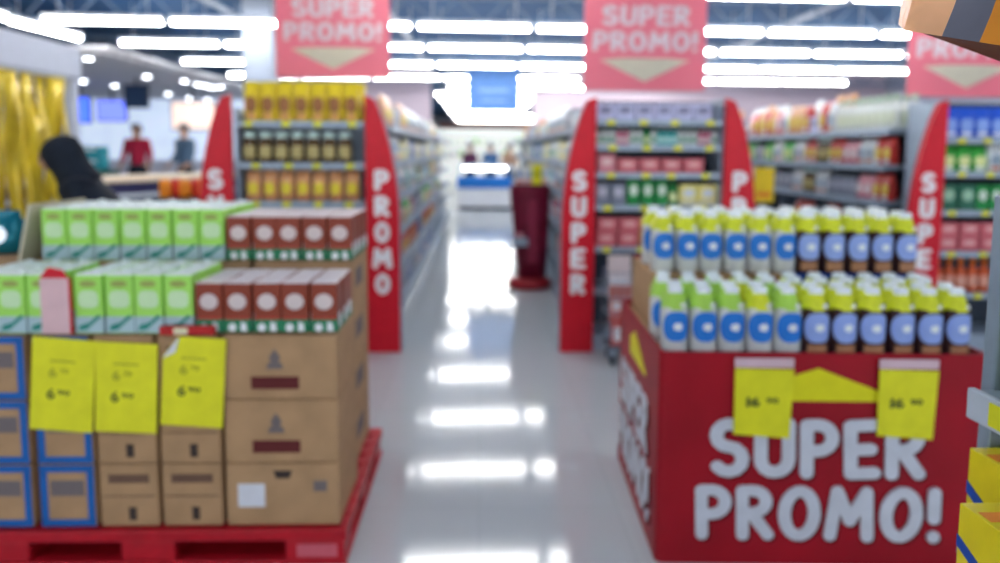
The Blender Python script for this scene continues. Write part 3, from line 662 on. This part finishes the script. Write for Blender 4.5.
# wheeled basket by the middle end unit
r = empty('wheeled_basket', (1.13, 5.17, 0)); tag(r, 'wheeled wire basket of magazines beside the SUPER fin', 'basket')
m = MB()
for z in (.14, .26, .38, .50, .62, .68):
    m.tube([(-.21, -.13, z), (.21, -.13, z), (.21, .13, z), (-.21, .13, z), (-.21, -.13, z)], .005, 6)
for i in range(9):
    for yy in (-.13, .13): m.tube([(-.21 + i * .0525, yy, .14), (-.21 + i * .0525, yy, .68)], .003, 5)
m.build('wire_frame', METAL, r)
MB().box(0, 0, .12, .42, .26, .02).build('floor_panel', METDK, r)
for sx in (-1, 1):
    for sy in (-1, 1):
        c = MB().lathe([(.01, -.015), (.04, -.013), (.045, 0), (.04, .013), (.01, .015)], 16, M=T(sx * .17, sy * .09, .045) @ RY(PI / 2)).build('caster', METDK, r)
        MB().box(sx * .17, sy * .09, .07, .045, .05, .05).build('fork', METAL, c)
for i in range(6):
    c = [(.6, .1, .08), (.75, .72, .68), (.5, .15, .12), (.3, .35, .1), (.7, .6, .6), (.45, .05, .06)][i]
    o = MB().box(0, 0, 0, .17, .02, .26 if i < 4 else .3, bev=.003).box(0, -.0105, .04, .13, .002, .1, mi=1).build('magazine', [mat('mag%d' % i, c, .4), WHITE])
    o.location = (1.03 + .19 * (i % 2), 5.08 + .08 * (i // 2) - .0, .141 + .17 * (i // 2)); tag(o, ['red', 'cream', 'brick red', 'olive', 'pale pink', 'dark red'][i] + ' magazine in the wheeled wire basket', 'magazine', 'magazines in the wheeled basket')

# ---------------------------------------------------------------- pallet with cardboard boxes (left)
PX0, PX1, PY0, PY1 = -1.88, -.51, 2.585, 3.56
r = empty('pallet', ((PX0 + PX1) / 2, (PY0 + PY1) / 2, 0)); tag(r, 'red plastic pallet under the cardboard boxes', 'pallet')
PR = mat('pallet_red', (.48, .008, .02), .4, vary=.15)
W_, D_ = PX1 - PX0 + .03, PY1 - PY0 + .02
m = MB()
for i in range(9): m.box(0, -D_ / 2 + .05 + i * (D_ - .1) / 8, .118, W_, .09, .02, bev=.004)
m.box(0, -D_ / 2 + .02, .095, W_, .04, .04, bev=.004).box(0, D_ / 2 - .02, .095, W_, .04, .04, bev=.004).box(W_ / 2 - .02, 0, .095, .04, D_ - .082, .04, bev=.004).box(-W_ / 2 + .02, 0, .095, .04, D_ - .082, .04, bev=.004)
m.build('deck', PR, r)
for i, x in enumerate((-W_ / 2 + .13, -.035, W_ / 2 - .12)):
    for y in (-D_ / 2 + .08, 0, D_ / 2 - .08):
        MB().box(x, y, .018, .20 if i != 2 else .22, .15, .08, bev=.008).build('block', PR, r)
MB().box(0, 0, 0, W_, D_, .02, bev=.004).build('shade_bottom_deck', PR, r)  # closed full-width bottom added to keep the pallet openings dark
MB().box(0, -.2, .02, W_ - .1, .03, .08).build('shade_rib', PR, r)  # cross board added behind the openings to darken them
MB().box(W_ / 2 - .11, -D_ / 2 + .004, .03, .15, .003, .05, bev=.001).build('name_plate', mat('plate_pink', (.62, .12, .16), .5), r)

BOXN = [0]
DKS = mat('box_dark_slot', (.05, .035, .03), .8); MARP = mat('maroon_ink', (.12, .02, .02), .8); BLUE = mat('blue_tape', (.01, .12, .42), .5)
GRYP = mat('grey_ink', (.18, .15, .15), .8); STICK = mat('sticker_white', (.7, .72, .78), .5)
def cbox(x0, x1, y0, y1, z0, z1, label, style, group='cardboard boxes on the red pallet'):
    w_, d_, h_ = x1 - x0 - .006, y1 - y0 - .006, z1 - z0 - .003
    r = MB().box(0, 0, 0, w_, d_, h_, bev=.006).box(0, 0, h_ - .0015, .003, d_ * .96, .002, mi=1).box(0, 0, h_ - .001, w_ * .97, .05, .0015, mi=2).build('cardboard_box', [CARD, DKS, mat('brown_tape', (.32, .2, .1), .4)])
    r.location = ((x0 + x1) / 2, (y0 + y1) / 2, z0 + .001); tag(r, label, 'box', group)
    f = -d_ / 2 - .0005
    if style == 'maroon':
        MB().box(-.02, f, h_ * .16, w_ * .42, .002, h_ * .2, bev=.0008).build('maroon_print', MARP, r)
        MB().prism([(-.03, 0), (.03, 0), (.026, .02), (.014, .025), (.02, .045), (0, .075), (-.02, .045), (-.014, .025), (-.026, .02)], .002, M=T(-.02, f + .001, h_ * .48) @ FRONT).build('crest_print', GRYP, r)
    elif style == 'sticker':
        MB().box(-w_ * .28, f, h_ * .30, .10, .002, .09, bev=.0008).build('white_sticker', STICK, r)
        MB().prism([(-.035, .03), (.035, .03), (.025, 0), (-.025, 0)], .002, M=T(0, f + .001, h_ * .76) @ FRONT).build('hand_hole', DKS, r)
        MB().box(w_ * .33, f, h_ * .55, .05, .002, .04).build('ink_mark', GRYP, r)
    elif style == 'plain':
        MB().box(0, f, h_ * .70, w_ * .7, .002, h_ * .14).build('faded_print', CARDIN, r)
        MB().box(w_ * .05, f, h_ * .10, .028, .002, .05).build('bottle_mark', DKS, r)
        MB().box(0, f, h_ * .48, w_ * .9, .002, .004).build('fold_line', CARDIN, r)
    elif style == 'blue':
        m = MB()
        t = .026
        m.box(0, f, 0.003, w_ * .97, .003, t).box(0, f, h_ - t - .003, w_ * .97, .003, t).box(-w_ / 2 + t / 2 + .004, f, t, t, .003, h_ - 2 * t).box(w_ / 2 - t / 2 - .004, f, t, t, .003, h_ - 2 * t)
        m.build('blue_edge', BLUE, r)
        MB().box(0, f, h_ * .50, w_ * .6, .002, h_ * .25).build('grey_panel', GRYP, r)
    elif style == 'side':
        MB().box(w_ / 2, 0, h_ * .4, .002, d_ * .35, h_ * .35).build('side_print', GRYP, r)
    return r
zb = .142; hb = .243
for i in range(3):
    nm = ['bottom', 'middle', 'top'][i]
    cbox(-.945, -.52, 2.60, 3.0, zb + i * hb, zb + (i + 1) * hb, 'large brown box, %s of the right front stack%s' % (nm, ', with white sticker' if i == 0 else ', with maroon print'), 'sticker' if i == 0 else 'maroon')
    cbox(-1.18, -.955, 2.60, 3.0, zb + i * hb, zb + (i + 1) * hb, 'narrow brown box, %s of the stack beside the large boxes' % nm, 'plain')
    cbox(-1.41, -1.19, 2.60, 3.0, zb + i * hb, zb + (i + 1) * hb, 'narrow brown box, %s of the stack beside the blue-edged boxes' % nm, 'plain')
    cbox(-1.63, -1.42, 2.60, 3.0, zb + i * hb, zb + (i + 1) * hb, 'blue-edged box, %s of the stack under the leftmost yellow cards' % nm, 'blue')
    cbox(-1.86, -1.65, 2.60, 3.0, zb + i * hb, zb + (i + 1) * hb, 'blue-edged box, %s of the stack at the left frame edge' % nm, 'blue')
hb2 = .234
for i in range(4):
    for j, (a, b) in enumerate(((-.95, -.55), (-1.40, -.96), (-1.86, -1.41))):
        cbox(a, b, 3.005, 3.52, zb + i * hb2, zb + (i + 1) * hb2, 'brown box in rear pallet stack, %s column from the aisle, %s layer up' % (nth(j + 1), nth(i + 1)), 'side' if j == 0 else 'none')
# open box flap and teal packet at far left
r = MB().box(0, 0, 0, .012, .42, .24, bev=.002, M=RY(.22)).build('cardboard_flap', mat('flap_beige', (.55, .5, .38), .8)); r.location = (-1.90, 3.2, 1.08); tag(r, 'beige upright cardboard flap left of the upper green cartons', 'flap')
r = MB().loft([(0, .10, .06), (.02, .13, .08), (.11, .12, .075), (.17, .09, .03), (.19, .1, .006)], 18, 2.6).build('foil_packet', mat('teal_foil', (.01, .16, .22), .25, metal=.3)); r.location = (-2.14, 3.25, 1.08); tag(r, 'teal and silver packet lying behind the beige flap', 'packet')
MB().disc_patch(.13, .08, 2.6, -PI / 2, .5, .09, .045, .003).build('silver_label', mat('silver_foil', (.75, .82, .9), .15, metal=.8), r)
r = MB().box(0, 0, 0, .46, .5, 1.078, bev=.006).build('cardboard_box', CARD); r.location = (-2.16, 3.27, .0); tag(r, 'tall brown box standing left of the pallet under the teal packet', 'box')
MB().box(0, -.251, .3, .3, .002, .3).build('faded_print', CARDIN, r)

# cartons
LIME = mat('lime_carton', (.40, .80, .13), .4, vary=.05); LIME2 = mat('pale_lime', (.62, .85, .5), .4); GB = mat('carton_grey_blue', (.42, .58, .62), .4); TEALD = mat('deep_teal', (.02, .25, .20), .4); TOPW = mat('carton_top_white', (.78, .85, .84), .4)
def b_green():
    w_, d_, h_ = .100, .098, .215
    m = MB().box(0, 0, 0, w_, d_, h_, bev=.004)
    m.box(0, 0, .004, w_ + .001, d_ + .001, h_ * .28, mi=1).box(0, 0, h_ - .001, w_ * .9, d_ * .9, .006, mi=3)
    f = -d_ / 2 - .0005
    m.prism([(-.04, 0), (-.01, .004), (.042, .05), (.035, .06), (.0, .03), (-.035, .02)], .0015, mi=2, M=T(0, f, .012) @ FRONT)
    m.prism([(.03 * math.cos(a), .012 * math.sin(a)) for a in [2 * PI * i / 12 for i in range(12)]], .0012, mi=4, M=T(0, f, .185) @ FRONT)
    r = m.build('green_carton', [LIME, GB, TEALD, TOPW, mat('olive_mark', (.35, .42, .1), .4)])
    MB().prism([(.036 * math.copysign(abs(math.cos(a)) ** .6, math.cos(a)), .032 * math.copysign(abs(math.sin(a)) ** .6, math.sin(a))) for a in [2 * PI * (i + .5) / 20 for i in range(20)]], .0015, M=T(0, f, .128) @ FRONT).build('label', LIME2, r)
    MB().lathe([(.016, h_ + .004), (.016, h_ + .012), (.012, h_ + .014)], 14, M=T(0, .02, 0)).build('cap', TOPW, r)
    return r
BRN = mat('brown_carton', (.28, .048, .022), .4); GRN2 = mat('leaf_green', (.02, .22, .10), .4); TOPP = mat('carton_top_pink', (.80, .74, .76), .4)
def b_brown():
    w_, d_, h_ = .098, .096, .185
    m = MB().box(0, 0, 0, w_, d_, h_, bev=.003)
    m.box(0, 0, .004, w_ + .001, d_ + .001, h_ * .26, mi=1).box(0, 0, h_ - .001, w_ * .94, d_ * .94, .004, mi=2)
    f = -d_ / 2 - .0005
    m.prism([(.015 * math.cos(a), .016 * math.sin(a)) for a in [2 * PI * i / 10 for i in range(10)]], .0015, mi=3, M=T(-.02, f, .022) @ FRONT)
    m.prism([(-.012, 0), (.012, 0), (.008, .03), (-.01, .034)], .0015, mi=3, M=T(.022, f, .008) @ FRONT)
    m.box(0, f, h_ * .28, w_ * .9, .0015, .008, mi=4)
    m.box(w_ / 2 + .0005, 0, .02, .0015, .05, .05, mi=3)
    r = m.build('brown_carton', [BRN, GRN2, TOPP, WHITE, mat('carton_red', (.5, .04, .03), .4)])
    MB().prism([(.033 * math.cos(a), .030 * math.sin(a)) for a in [2 * PI * i / 20 for i in range(20)]], .0015, M=T(0, f, .118) @ FRONT).build('label', mat('cream_label', (.72, .62, .6), .4), r)
    MB().box(w_ / 2 + .0008, 0, .09, .0015, .05, .06).build('side_label', mat('side_brown', (.32, .10, .06), .4), r)
    return r
BUILD['green'] = b_green; BUILD['brown'] = b_brown
def cart(kind, xs, y, z, nrow, dy, tier, dn):
    for q in range(nrow):
        for i, x in enumerate(xs):
            place(kind, (x + random.uniform(-.002, .002), y + q * dy, z), random.uniform(-.03, .03), '%s, %s from left, %s row of the %s' % (dn, nth(i + 1), nth(q + 1), tier), 'carton', '%s on the pallet' % ('lime green cartons' if kind == 'green' else 'brown cartons'))
zt = zb + 3 * hb + .002; zt2 = zb + 4 * hb2 + .002
cart('green', [-1.80 + .105 * i for i in range(3)], 2.665, zt, 3, .108, 'group left of pink tag', 'lime green carton')
cart('green', [-1.42 + .107 * i for i in range(4)], 2.665, zt, 3, .108, 'group right of pink tag', 'lime green carton')
cart('brown', [-.99 + .1035 * i for i in range(5)], 2.67, zt, 3, .108, 'lower pallet tier', 'reddish brown carton')
cart('green', [-1.77 + .108 * i for i in range(7)], 3.07, zt2, 4, .108, 'upper pallet tier', 'lime green carton')
cart('brown', [-1.01 + .1045 * i for i in range(5)], 3.07, zt2, 4, .108, 'upper pallet tier', 'reddish brown carton')
r = MB().box(0, 0, 0, .105, .004, .205, bev=.001).box(.054, 0, 0, .008, .006, .205, mi=1).prism([(-.052, 0), (.052, 0), (.03, .03), (-.02, .04)], .003, mi=1, M=T(0, .0015, .205) @ FRONT).build('pink_tag', [mat('tag_pink', (.75, .5, .52), .5), RED])
r.location = (-1.535, 2.607, zt + .002); r.name = 'pink_price_tag'; tag(r, 'pink upright tag with red edge between the lower green cartons', 'tag')
r = MB().box(0, 0, 0, .20, .028, .035, bev=.008).box(-.02, -.0145, .006, .05, .002, .024, mi=1).build('red_packet', [mat('packet_red', (.5, .02, .02), .35), mat('packet_cream', (.8, .75, .5), .4)]); r.location = (-1.06, 2.595, zt + .001); tag(r, 'small red packet lying in front of the brown cartons', 'packet')
# yellow price cards on the boxes
def card(name, x, y, z, w_, h, lines, label, rz=0, ry=0, corner=False, group=None):
    pts = [(-w_ / 2, -h / 2), (w_ / 2, -h / 2), (w_ / 2, h / 2), (-w_ / 2, h / 2)]
    if corner: pts = [(-w_ / 2, -h / 2), (w_ / 2, -h / 2), (w_ / 2, h / 2), (-w_ / 2 + .055, h / 2), (-w_ / 2, h / 2 - .08)]
    r = MB().prism(pts, .002, M=FRONT).build(name, YEL); r.location = (x, y, z); r.rotation_euler = (0, ry, rz); tag(r, label, 'price card', group)
    if corner: MB().prism([(-w_ / 2, h / 2 - .085), (-w_ / 2 + .058, h / 2), (-w_ / 2 + .045, h / 2 - .06)], .002, M=T(0, -.003, 0) @ FRONT).build('folded_corner', STICK, r)
    MB().box(0, -.0025, .085, .09, .001, .006).build('printed_line', OL, r)
    for s, dx, dz, ww, hh, mm in lines:
        MB().text(s, ww, hh, M=T(dx, -.0025, dz) @ FRONT, bold=.02, d=.0012).build('print', mm, r)
    return r
OL = mat('olive_ink', (.42, .42, .02), .6)
LN = [('6', -.035, .045, .028, .035, OL), ('70', .005, .052, .03, .018, OL), ('6', -.04, -.035, .028, .04, INK), ('90', 0.005, -.028, .045, .018, INK)]
card('yellow_price_card', -1.515, 2.590, .69, .225, .345, LN, 'yellow price card, leftmost of the pair taped on the blue-edged boxes', ry=.08)
card('yellow_price_card', -1.285, 2.586, .68, .222, .335, LN, 'yellow price card, right one of the touching pair', ry=.05)
card('yellow_price_card', -1.045, 2.590, .70, .225, .335, LN, 'yellow price card with folded white corner beside the large boxes', ry=.07, corner=True)

# ---------------------------------------------------------------- promo bin with bottles (right)
BX, BY, BR = .665, 2.57, math.radians(-2.3)
BW, BD, BH = 1.20, .96, .815
BM = T(BX, BY, 0) @ RZ(BR)
r = empty('promo_bin', (BX, BY, 0), BR); tag(r, 'large red promotional bin reading SUPER PROMO! holding milk bottles', 'bin')
def rrect(x0, x1, y0, y1, q, n=5):
    o = []
    for cx, cy, a in ((x1 - q, y0 + q, -PI / 2), (x1 - q, y1 - q, 0), (x0 + q, y1 - q, PI / 2), (x0 + q, y0 + q, PI)):
        for i in range(n + 1): t = a + PI / 2 * i / n; o.append((cx + q * math.cos(t), cy + q * math.sin(t)))
    return o
m = MB(); b = bmesh.new(); outer = rrect(0, BW, 0, BD, .03); inner = rrect(.012, BW - .012, .012, BD - .012, .02)
rings = [[b.verts.new((x, y, z)) for x, y in pts] for pts, z in ((outer, .0), (outer, BH), (inner, BH), (inner, .60))]
n = len(outer)
for p, q in zip(rings, rings[1:]):
    for i in range(n): b.faces.new((p[i], p[(i + 1) % n], q[(i + 1) % n], q[i]))
b.faces.new(rings[0][::-1]); b.faces.new(rings[-1]); m._add(b, I4, 0); m.build('bin_body', BINRED, r)
MB().box(BW / 2, BD / 2, BH - .05, BW - .03, BD - .03, .02).build('inner_shelf', CARD, r)
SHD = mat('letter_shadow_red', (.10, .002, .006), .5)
LET = mat('bin_letter_white', (.62, .65, .72), .5)
def graphics(M, w_, r, sc=1):
    random.seed(3)
    for st, ww, hh, zz, xo in (('SUPER', .80, .228, .455, -.035), ('PROMO!', .91, .215, .205, -.02)):
        random.seed(5 if st == 'SUPER' else 6)
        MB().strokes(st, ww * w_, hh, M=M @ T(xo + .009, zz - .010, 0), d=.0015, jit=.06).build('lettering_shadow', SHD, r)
        random.seed(5 if st == 'SUPER' else 6)
        MB().strokes(st, ww * w_, hh, M=M @ T(xo, zz, .0016 + .0012), d=.002, jit=.06).build('lettering', LET, r)
    MB().prism([(-.19 * w_, .635), (.24 * w_, .635), (.25 * w_, .65), (-.04, .76), (-.19 * w_, .71)], .002, M=M).build('arrow', mat('arrow_yellow', (.78, .74, .01), .5), r)
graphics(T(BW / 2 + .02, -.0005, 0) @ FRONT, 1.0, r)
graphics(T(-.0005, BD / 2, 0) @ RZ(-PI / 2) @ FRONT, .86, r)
for i, px_ in enumerate((.375, .900)):
    c = empty('price_tag_holder', BM @ Vector((px_, -.009, .635)), BR); tag(c, 'yellow price tag in pink holder over the bin %s' % ('letter U' if i == 0 else 'letter R'), 'price tag')
    MB().prism([(-.10, -.125), (.105, -.135), (.108, .125), (-.108, .125)], .002, M=T(0, -.006, 0) @ RY(.02) @ FRONT).build('card', YEL, c)
    MB().box(0, -.008, .13, .215, .008, .035, bev=.002).build('clip', mat('clip_pink', (.70, .50, .56), .5), c)
    MB().text('16', .05, .036, M=T(-.035, -.0085, .0) @ FRONT, bold=.04, d=.0012).build('price', INK, c)
    MB().text('90', .045, .022, M=T(.035, -.0085, .006) @ FRONT, bold=.03, d=.0012).build('price', INK, c)
# milk bottles
MW = mat('milk_white', (.66, .68, .68), .35); MBR = mat('milk_brown', (.045, .018, .02), .3); LBL = mat('label_blue', (.02, .20, .68), .35); LBL2 = mat('label_pale_blue', (.30, .42, .82), .35)
YGC = mat('collar_yellow', (.70, .76, .03), .4, vary=.12, scale=40); CAPW = mat('cap_white', (.82, .88, .92), .35); LEAF = mat('collar_green', (.42, .72, .10), .4)
def b_milk(brown, leaf=False):
    def f():
        h = .262; rx, ry = .0485, .044
        body = MBR if brown else MW
        r = MB().loft([(0, rx * .88, ry * .88), (.008, rx, ry), (h * .60, rx, ry), (h * .70, rx * .92, ry * .92), (h * .80, rx * .55, ry * .6), (h * .88, .017, .017), (h * .9, .017, .017)], 24, 2.8).build('milk_bottle', body)
        l = MB().disc_patch(rx, ry, 2.8, -PI / 2, 1.15, h * .44, h * .215, .001, 0, True).build('label', LBL2 if brown else LBL, r)
        MB().disc_patch(rx, ry, 2.8, -PI / 2 + .08, .22, h * .44, h * .055, .0022).build('swirl', WHITE if not brown else CAPW, l)
        if brown: MB().disc_patch(rx, ry, 2.8, -PI / 2, .66, h * .12, h * .075, .001, 0, False).build('base_label', mat('caramel', (.42, .20, .10), .4), r)
        n = 16; b = bmesh.new(); rr = []
        for z, a, c in ((h * .67, rx * .99, .003), (h * .74, rx * .95, .003), (h * .81, rx * .74, .004), (h * .89, .030, .003), (h * .93, .024, .002)):
            rr.append([b.verts.new(((a + c * math.sin(5 * t)) * math.copysign(abs(math.cos(t)) ** .8, math.cos(t)), (a * .86 + c * math.cos(4 * t)) * math.copysign(abs(math.sin(t)) ** .8, math.sin(t)), z + c * .8 * math.sin(3 * t))) for t in [2 * PI * k / 24 for k in range(24)]])
        for p, q in zip(rr, rr[1:]):
            for k in range(24): b.faces.new((p[k], p[(k + 1) % 24], q[(k + 1) % 24], q[k]))
        m = MB(); m._add(b, I4, 0, True); cl = m.build('collar', LEAF if leaf else YGC, r)
        MB().disc_patch(rx * .9, ry * .9, 2.2, -PI / 2 + .5, .28, h * .75, h * .035, .004).build('collar_spot', WHITE, cl)
        MB().lathe([(.025, h * .86), (.0265, h * .87), (.0265, h * .985), (.022, h)], 18).build('cap', CAPW, r)
        return r
    return f
BUILD['mw'] = b_milk(False); BUILD['mwl'] = b_milk(False, True); BUILD['mb'] = b_milk(True)
def bottles(xs, brown_from, y0, nrow, z, tier, leafy=(), skip=()):
    for q in range(nrow):
        for i, x in enumerate(xs):
            br = i >= brown_from
            k = 'mb' if br else ('mwl' if i in leafy else 'mw')
            p = BM @ Vector((x + random.uniform(-.002, .002) + (.02 if q % 2 else 0), y0 + q * .106 + random.uniform(-.002, .002), z))
            place(k, p, BR + random.uniform(-.09, .09), '%s milk bottle with blue label, %s from left, %s row of %s' % ('brown' if br else 'white', nth(i + 1), nth(q + 1), tier), 'bottle', 'milk bottles in the promo bin')
zi = BH - .03 + .002
bottles([  .064 + .1045 * i for i in range(11)], 5, .072, 4, zi, 'lower bin tier', (0, 1, 2, 4))
# carton plinth under the rear tier
for i, (a, b_, c) in enumerate(((.05, .42, 0), (.425, .64, 0), (.645, 1.18, 1))):
    p = BM @ Vector(((a + b_) / 2, .71, zi))
    o = MB().box(0, 0, 0, b_ - a - .006, .46, .238, bev=.005).build('cardboard_box', CARD if not c else mat('blue_box', (.01, .06, .32), .5)); o.location = p; o.rotation_euler = (0, 0, BR)
    tag(o, ['brown box with red patch under the upper white bottles', 'small brown box in the middle under the upper bottles', 'blue box with grey oval under the upper brown bottles'][i], 'box', 'boxes inside the promo bin')
    if c: MB().prism([(.14 * math.cos(t), .09 * math.sin(t)) for t in [2 * PI * k / 24 for k in range(24)]], .002, M=T(0, -.23, .13) @ FRONT).build('grey_oval', mat('oval_grey', (.35, .42, .52), .5), o)
    else: MB().box(.02, -.231, .14, .10, .002, .08).build('red_patch', mat('patch_red', (.35, .02, .02), .5), o)
bottles([  .110 + .105 * i for i in range(11)], 6, .54, 4, zi + .240, 'upper bin tier')

# ---------------------------------------------------------------- near right shelving with yellow boxes and orange bag
r = empty('side_shelving_unit', (.93, 0, 0)); tag(r, 'grey side shelving unit at the right frame edge', 'shelving unit')
UP = mat('upright_grey', (.26, .33, .40), .45, metal=.1)
MB().box(.09, 1.335, 0, .07, .035, 1.47, bev=.004).box(.45, 1.335, 0, .7, .02, .1).build('upright', UP, r)
MB().box(.55, 0.4, 0, .02, 1.85, 2.0).build('back_panel', UP, r)
MB().box(.27, .4, 0, .52, 1.85, .1, bev=.004).build('base', UP, r)
MB().box(.19, .2, .775, .70, 1.92, .02).box(-.165, .2, .75, .014, 1.92, .06).build('deep_shelf', UP, r)
MB().box(.27, 1.24, .775, .54, .14, .02).build('corner_shelf', UP, r)
for z in (.42, 1.10):
    s = MB().box(.27, .4, z - .02, .54, 1.82, .02).build('shelf', UP, r)
    e = MB().box(-.008, .38, z - .045, .014, 1.82, .058, bev=.003).build('price_rail', mat('rail_pale', (.50, .56, .64), .4), s)
    MB().box(-.018, 1.17 if z > 1 else 1.0, z - .036, .003, .11, .042).build('price_tag', YEL, s)
BXY = mat('box_yellow', (.85, .68, .01), .35); BXB = mat('box_blue', (.01, .07, .42), .35); BXO = mat('box_orange', (.85, .25, .02), .35)
def ybox(x, y, z, w_, d_, h_, label, rz=0):
    o = MB().box(0, 0, 0, w_, d_, h_, bev=.002).build('yellow_box', BXY); o.location = (x, y, z); o.rotation_euler = (0, 0, rz); tag(o, label, 'box', 'yellow boxes on the side shelving')
    MB().prism([(-d_ / 2, h_ * .55), (d_ / 2, h_ * .30), (d_ / 2, h_ * .42), (-d_ / 2, h_ * .67)], .0015, M=T(-w_ / 2 + 0, 0, 0) @ RZ(-PI / 2) @ FRONT).prism([(-w_ / 2, h_ * .30), (w_ / 2, h_ * .05), (w_ / 2, h_ * .17), (-w_ / 2, h_ * .42)], .0015, M=T(0, -d_ / 2, 0) @ FRONT).build('blue_stripe', BXB, o)
    MB().box(0, 0, h_ - .001, w_ * .9, .03, .002).build('orange_band', BXO, o)
ybox(.888, 1.095, .796, .15, .10, .165, 'yellow box with blue stripe, frontmost on the lower side shelf')
ybox(1.01, 1.25, .796, .15, .10, .195, 'taller yellow box with blue stripe just behind the frontmost')
ybox(.888, .975, .796, .15, .10, .165, 'yellow box with blue stripe, right frame edge nearest the camera')
o = MB().box(0, 0, 0, .12, .07, .32, bev=.003).box(-.061, 0, .05, .002, .05, .2, mi=1).build('lime_box', [mat('lime_box', (.60, .72, .05), .4), WHITE]); o.location = (1.045, 1.26, 1.102); tag(o, 'tall lime green box standing behind the grey upright', 'box')
# orange bag hanging above
r = empty('orange_bag', (.74, 1.10, 1.70)); tag(r, 'orange bag with grey stripe hanging at the top right', 'bag')
ORG = mat('bag_orange', (.90, .32, .03), .45, vary=.15, scale=8, bump=.3); ORL = mat('bag_peach', (.95, .48, .24), .45, vary=.1); GST = mat('bag_grey', (.16, .16, .20), .5); ORD = mat('bag_underside_shade', (.22, .04, .01), .6)  # last one is the orange with the underside's shade painted in
b = bmesh.new()
P_ = [(-.155, -.10, .018), (-.06, .08, .058), (.20, .10, -.022), (.13, -.10, -.022)]      # lower rim, sagging to the right
U_ = [(-.08, -.09, .30), (-.03, .09, .30), (.18, .09, .30), (.16, -.09, .30)]
def grid(b, A, B, C_, D, n=10, amp=.008, ph=0):
    g = []
    for i in range(n + 1):
        rw = []
        for j in range(n + 1):
            u, v = i / n, j / n
            p = Vector(A) * (1 - u) * (1 - v) + Vector(B) * u * (1 - v) + Vector(C_) * u * v + Vector(D) * (1 - u) * v
            e = math.sin(PI * u) * math.sin(PI * v)
            p += Vector((0, -1, 0)) * amp * e * (1 + .7 * math.sin(7 * u + ph) + .5 * math.sin(9 * v + 2 * ph))
            rw.append(b.verts.new(p))
        g.append(rw)
    fs = []
    for i in range(n):
        for j in range(n): fs.append((i, j, b.faces.new((g[i][j], g[i + 1][j], g[i + 1][j + 1], g[i][j + 1]))))
    return fs
for i, j, f in grid(b, P_[0], P_[3], U_[3], U_[0], 16, .02, .4): f.material_index = 1 if i < 3 else (2 if i < 6 else 0); f.smooth = True
for i, j, f in grid(b, P_[1], P_[0], U_[0], U_[1], 8, .004, 1): f.material_index = 1; f.smooth = True
for i, j, f in grid(b, P_[2], P_[1], U_[1], U_[2], 8, -.01, 2): f.material_index = 0; f.smooth = True
for i, j, f in grid(b, P_[3], P_[2], U_[2], U_[3], 8, .004, 3): f.material_index = 0; f.smooth = True
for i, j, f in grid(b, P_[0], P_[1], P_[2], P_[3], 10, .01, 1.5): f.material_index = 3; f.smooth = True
for i, j, f in grid(b, U_[0], U_[3], U_[2], U_[1], 6, .002, 1.5): f.material_index = 0
bmesh.ops.remove_doubles(b, verts=b.verts[:], dist=.0008); bmesh.ops.recalc_face_normals(b, faces=b.faces[:])
me = bpy.data.meshes.new('bag_body'); b.to_mesh(me); b.free()
for q in (ORG, ORL, GST, ORD): me.materials.append(q)
o = bpy.data.objects.new('bag_body', me); COL.objects.link(o); o.parent = r
MB().tube([(-.03, 0, .295), (0.04, -.02, .42), (.12, 0, .295)], .006).build('handle', GST, r)
MB().lathe([(.002, -.004), (.012, -.002), (.012, .002), (.002, .004)], 12, M=T(.075, -.118, .055) @ FRONT).build('button', METDK, r)
MB().tube([(.04, -.02, .415), (.04, -.02, 2.3)], .003, 6).build('cord', METAL, r)
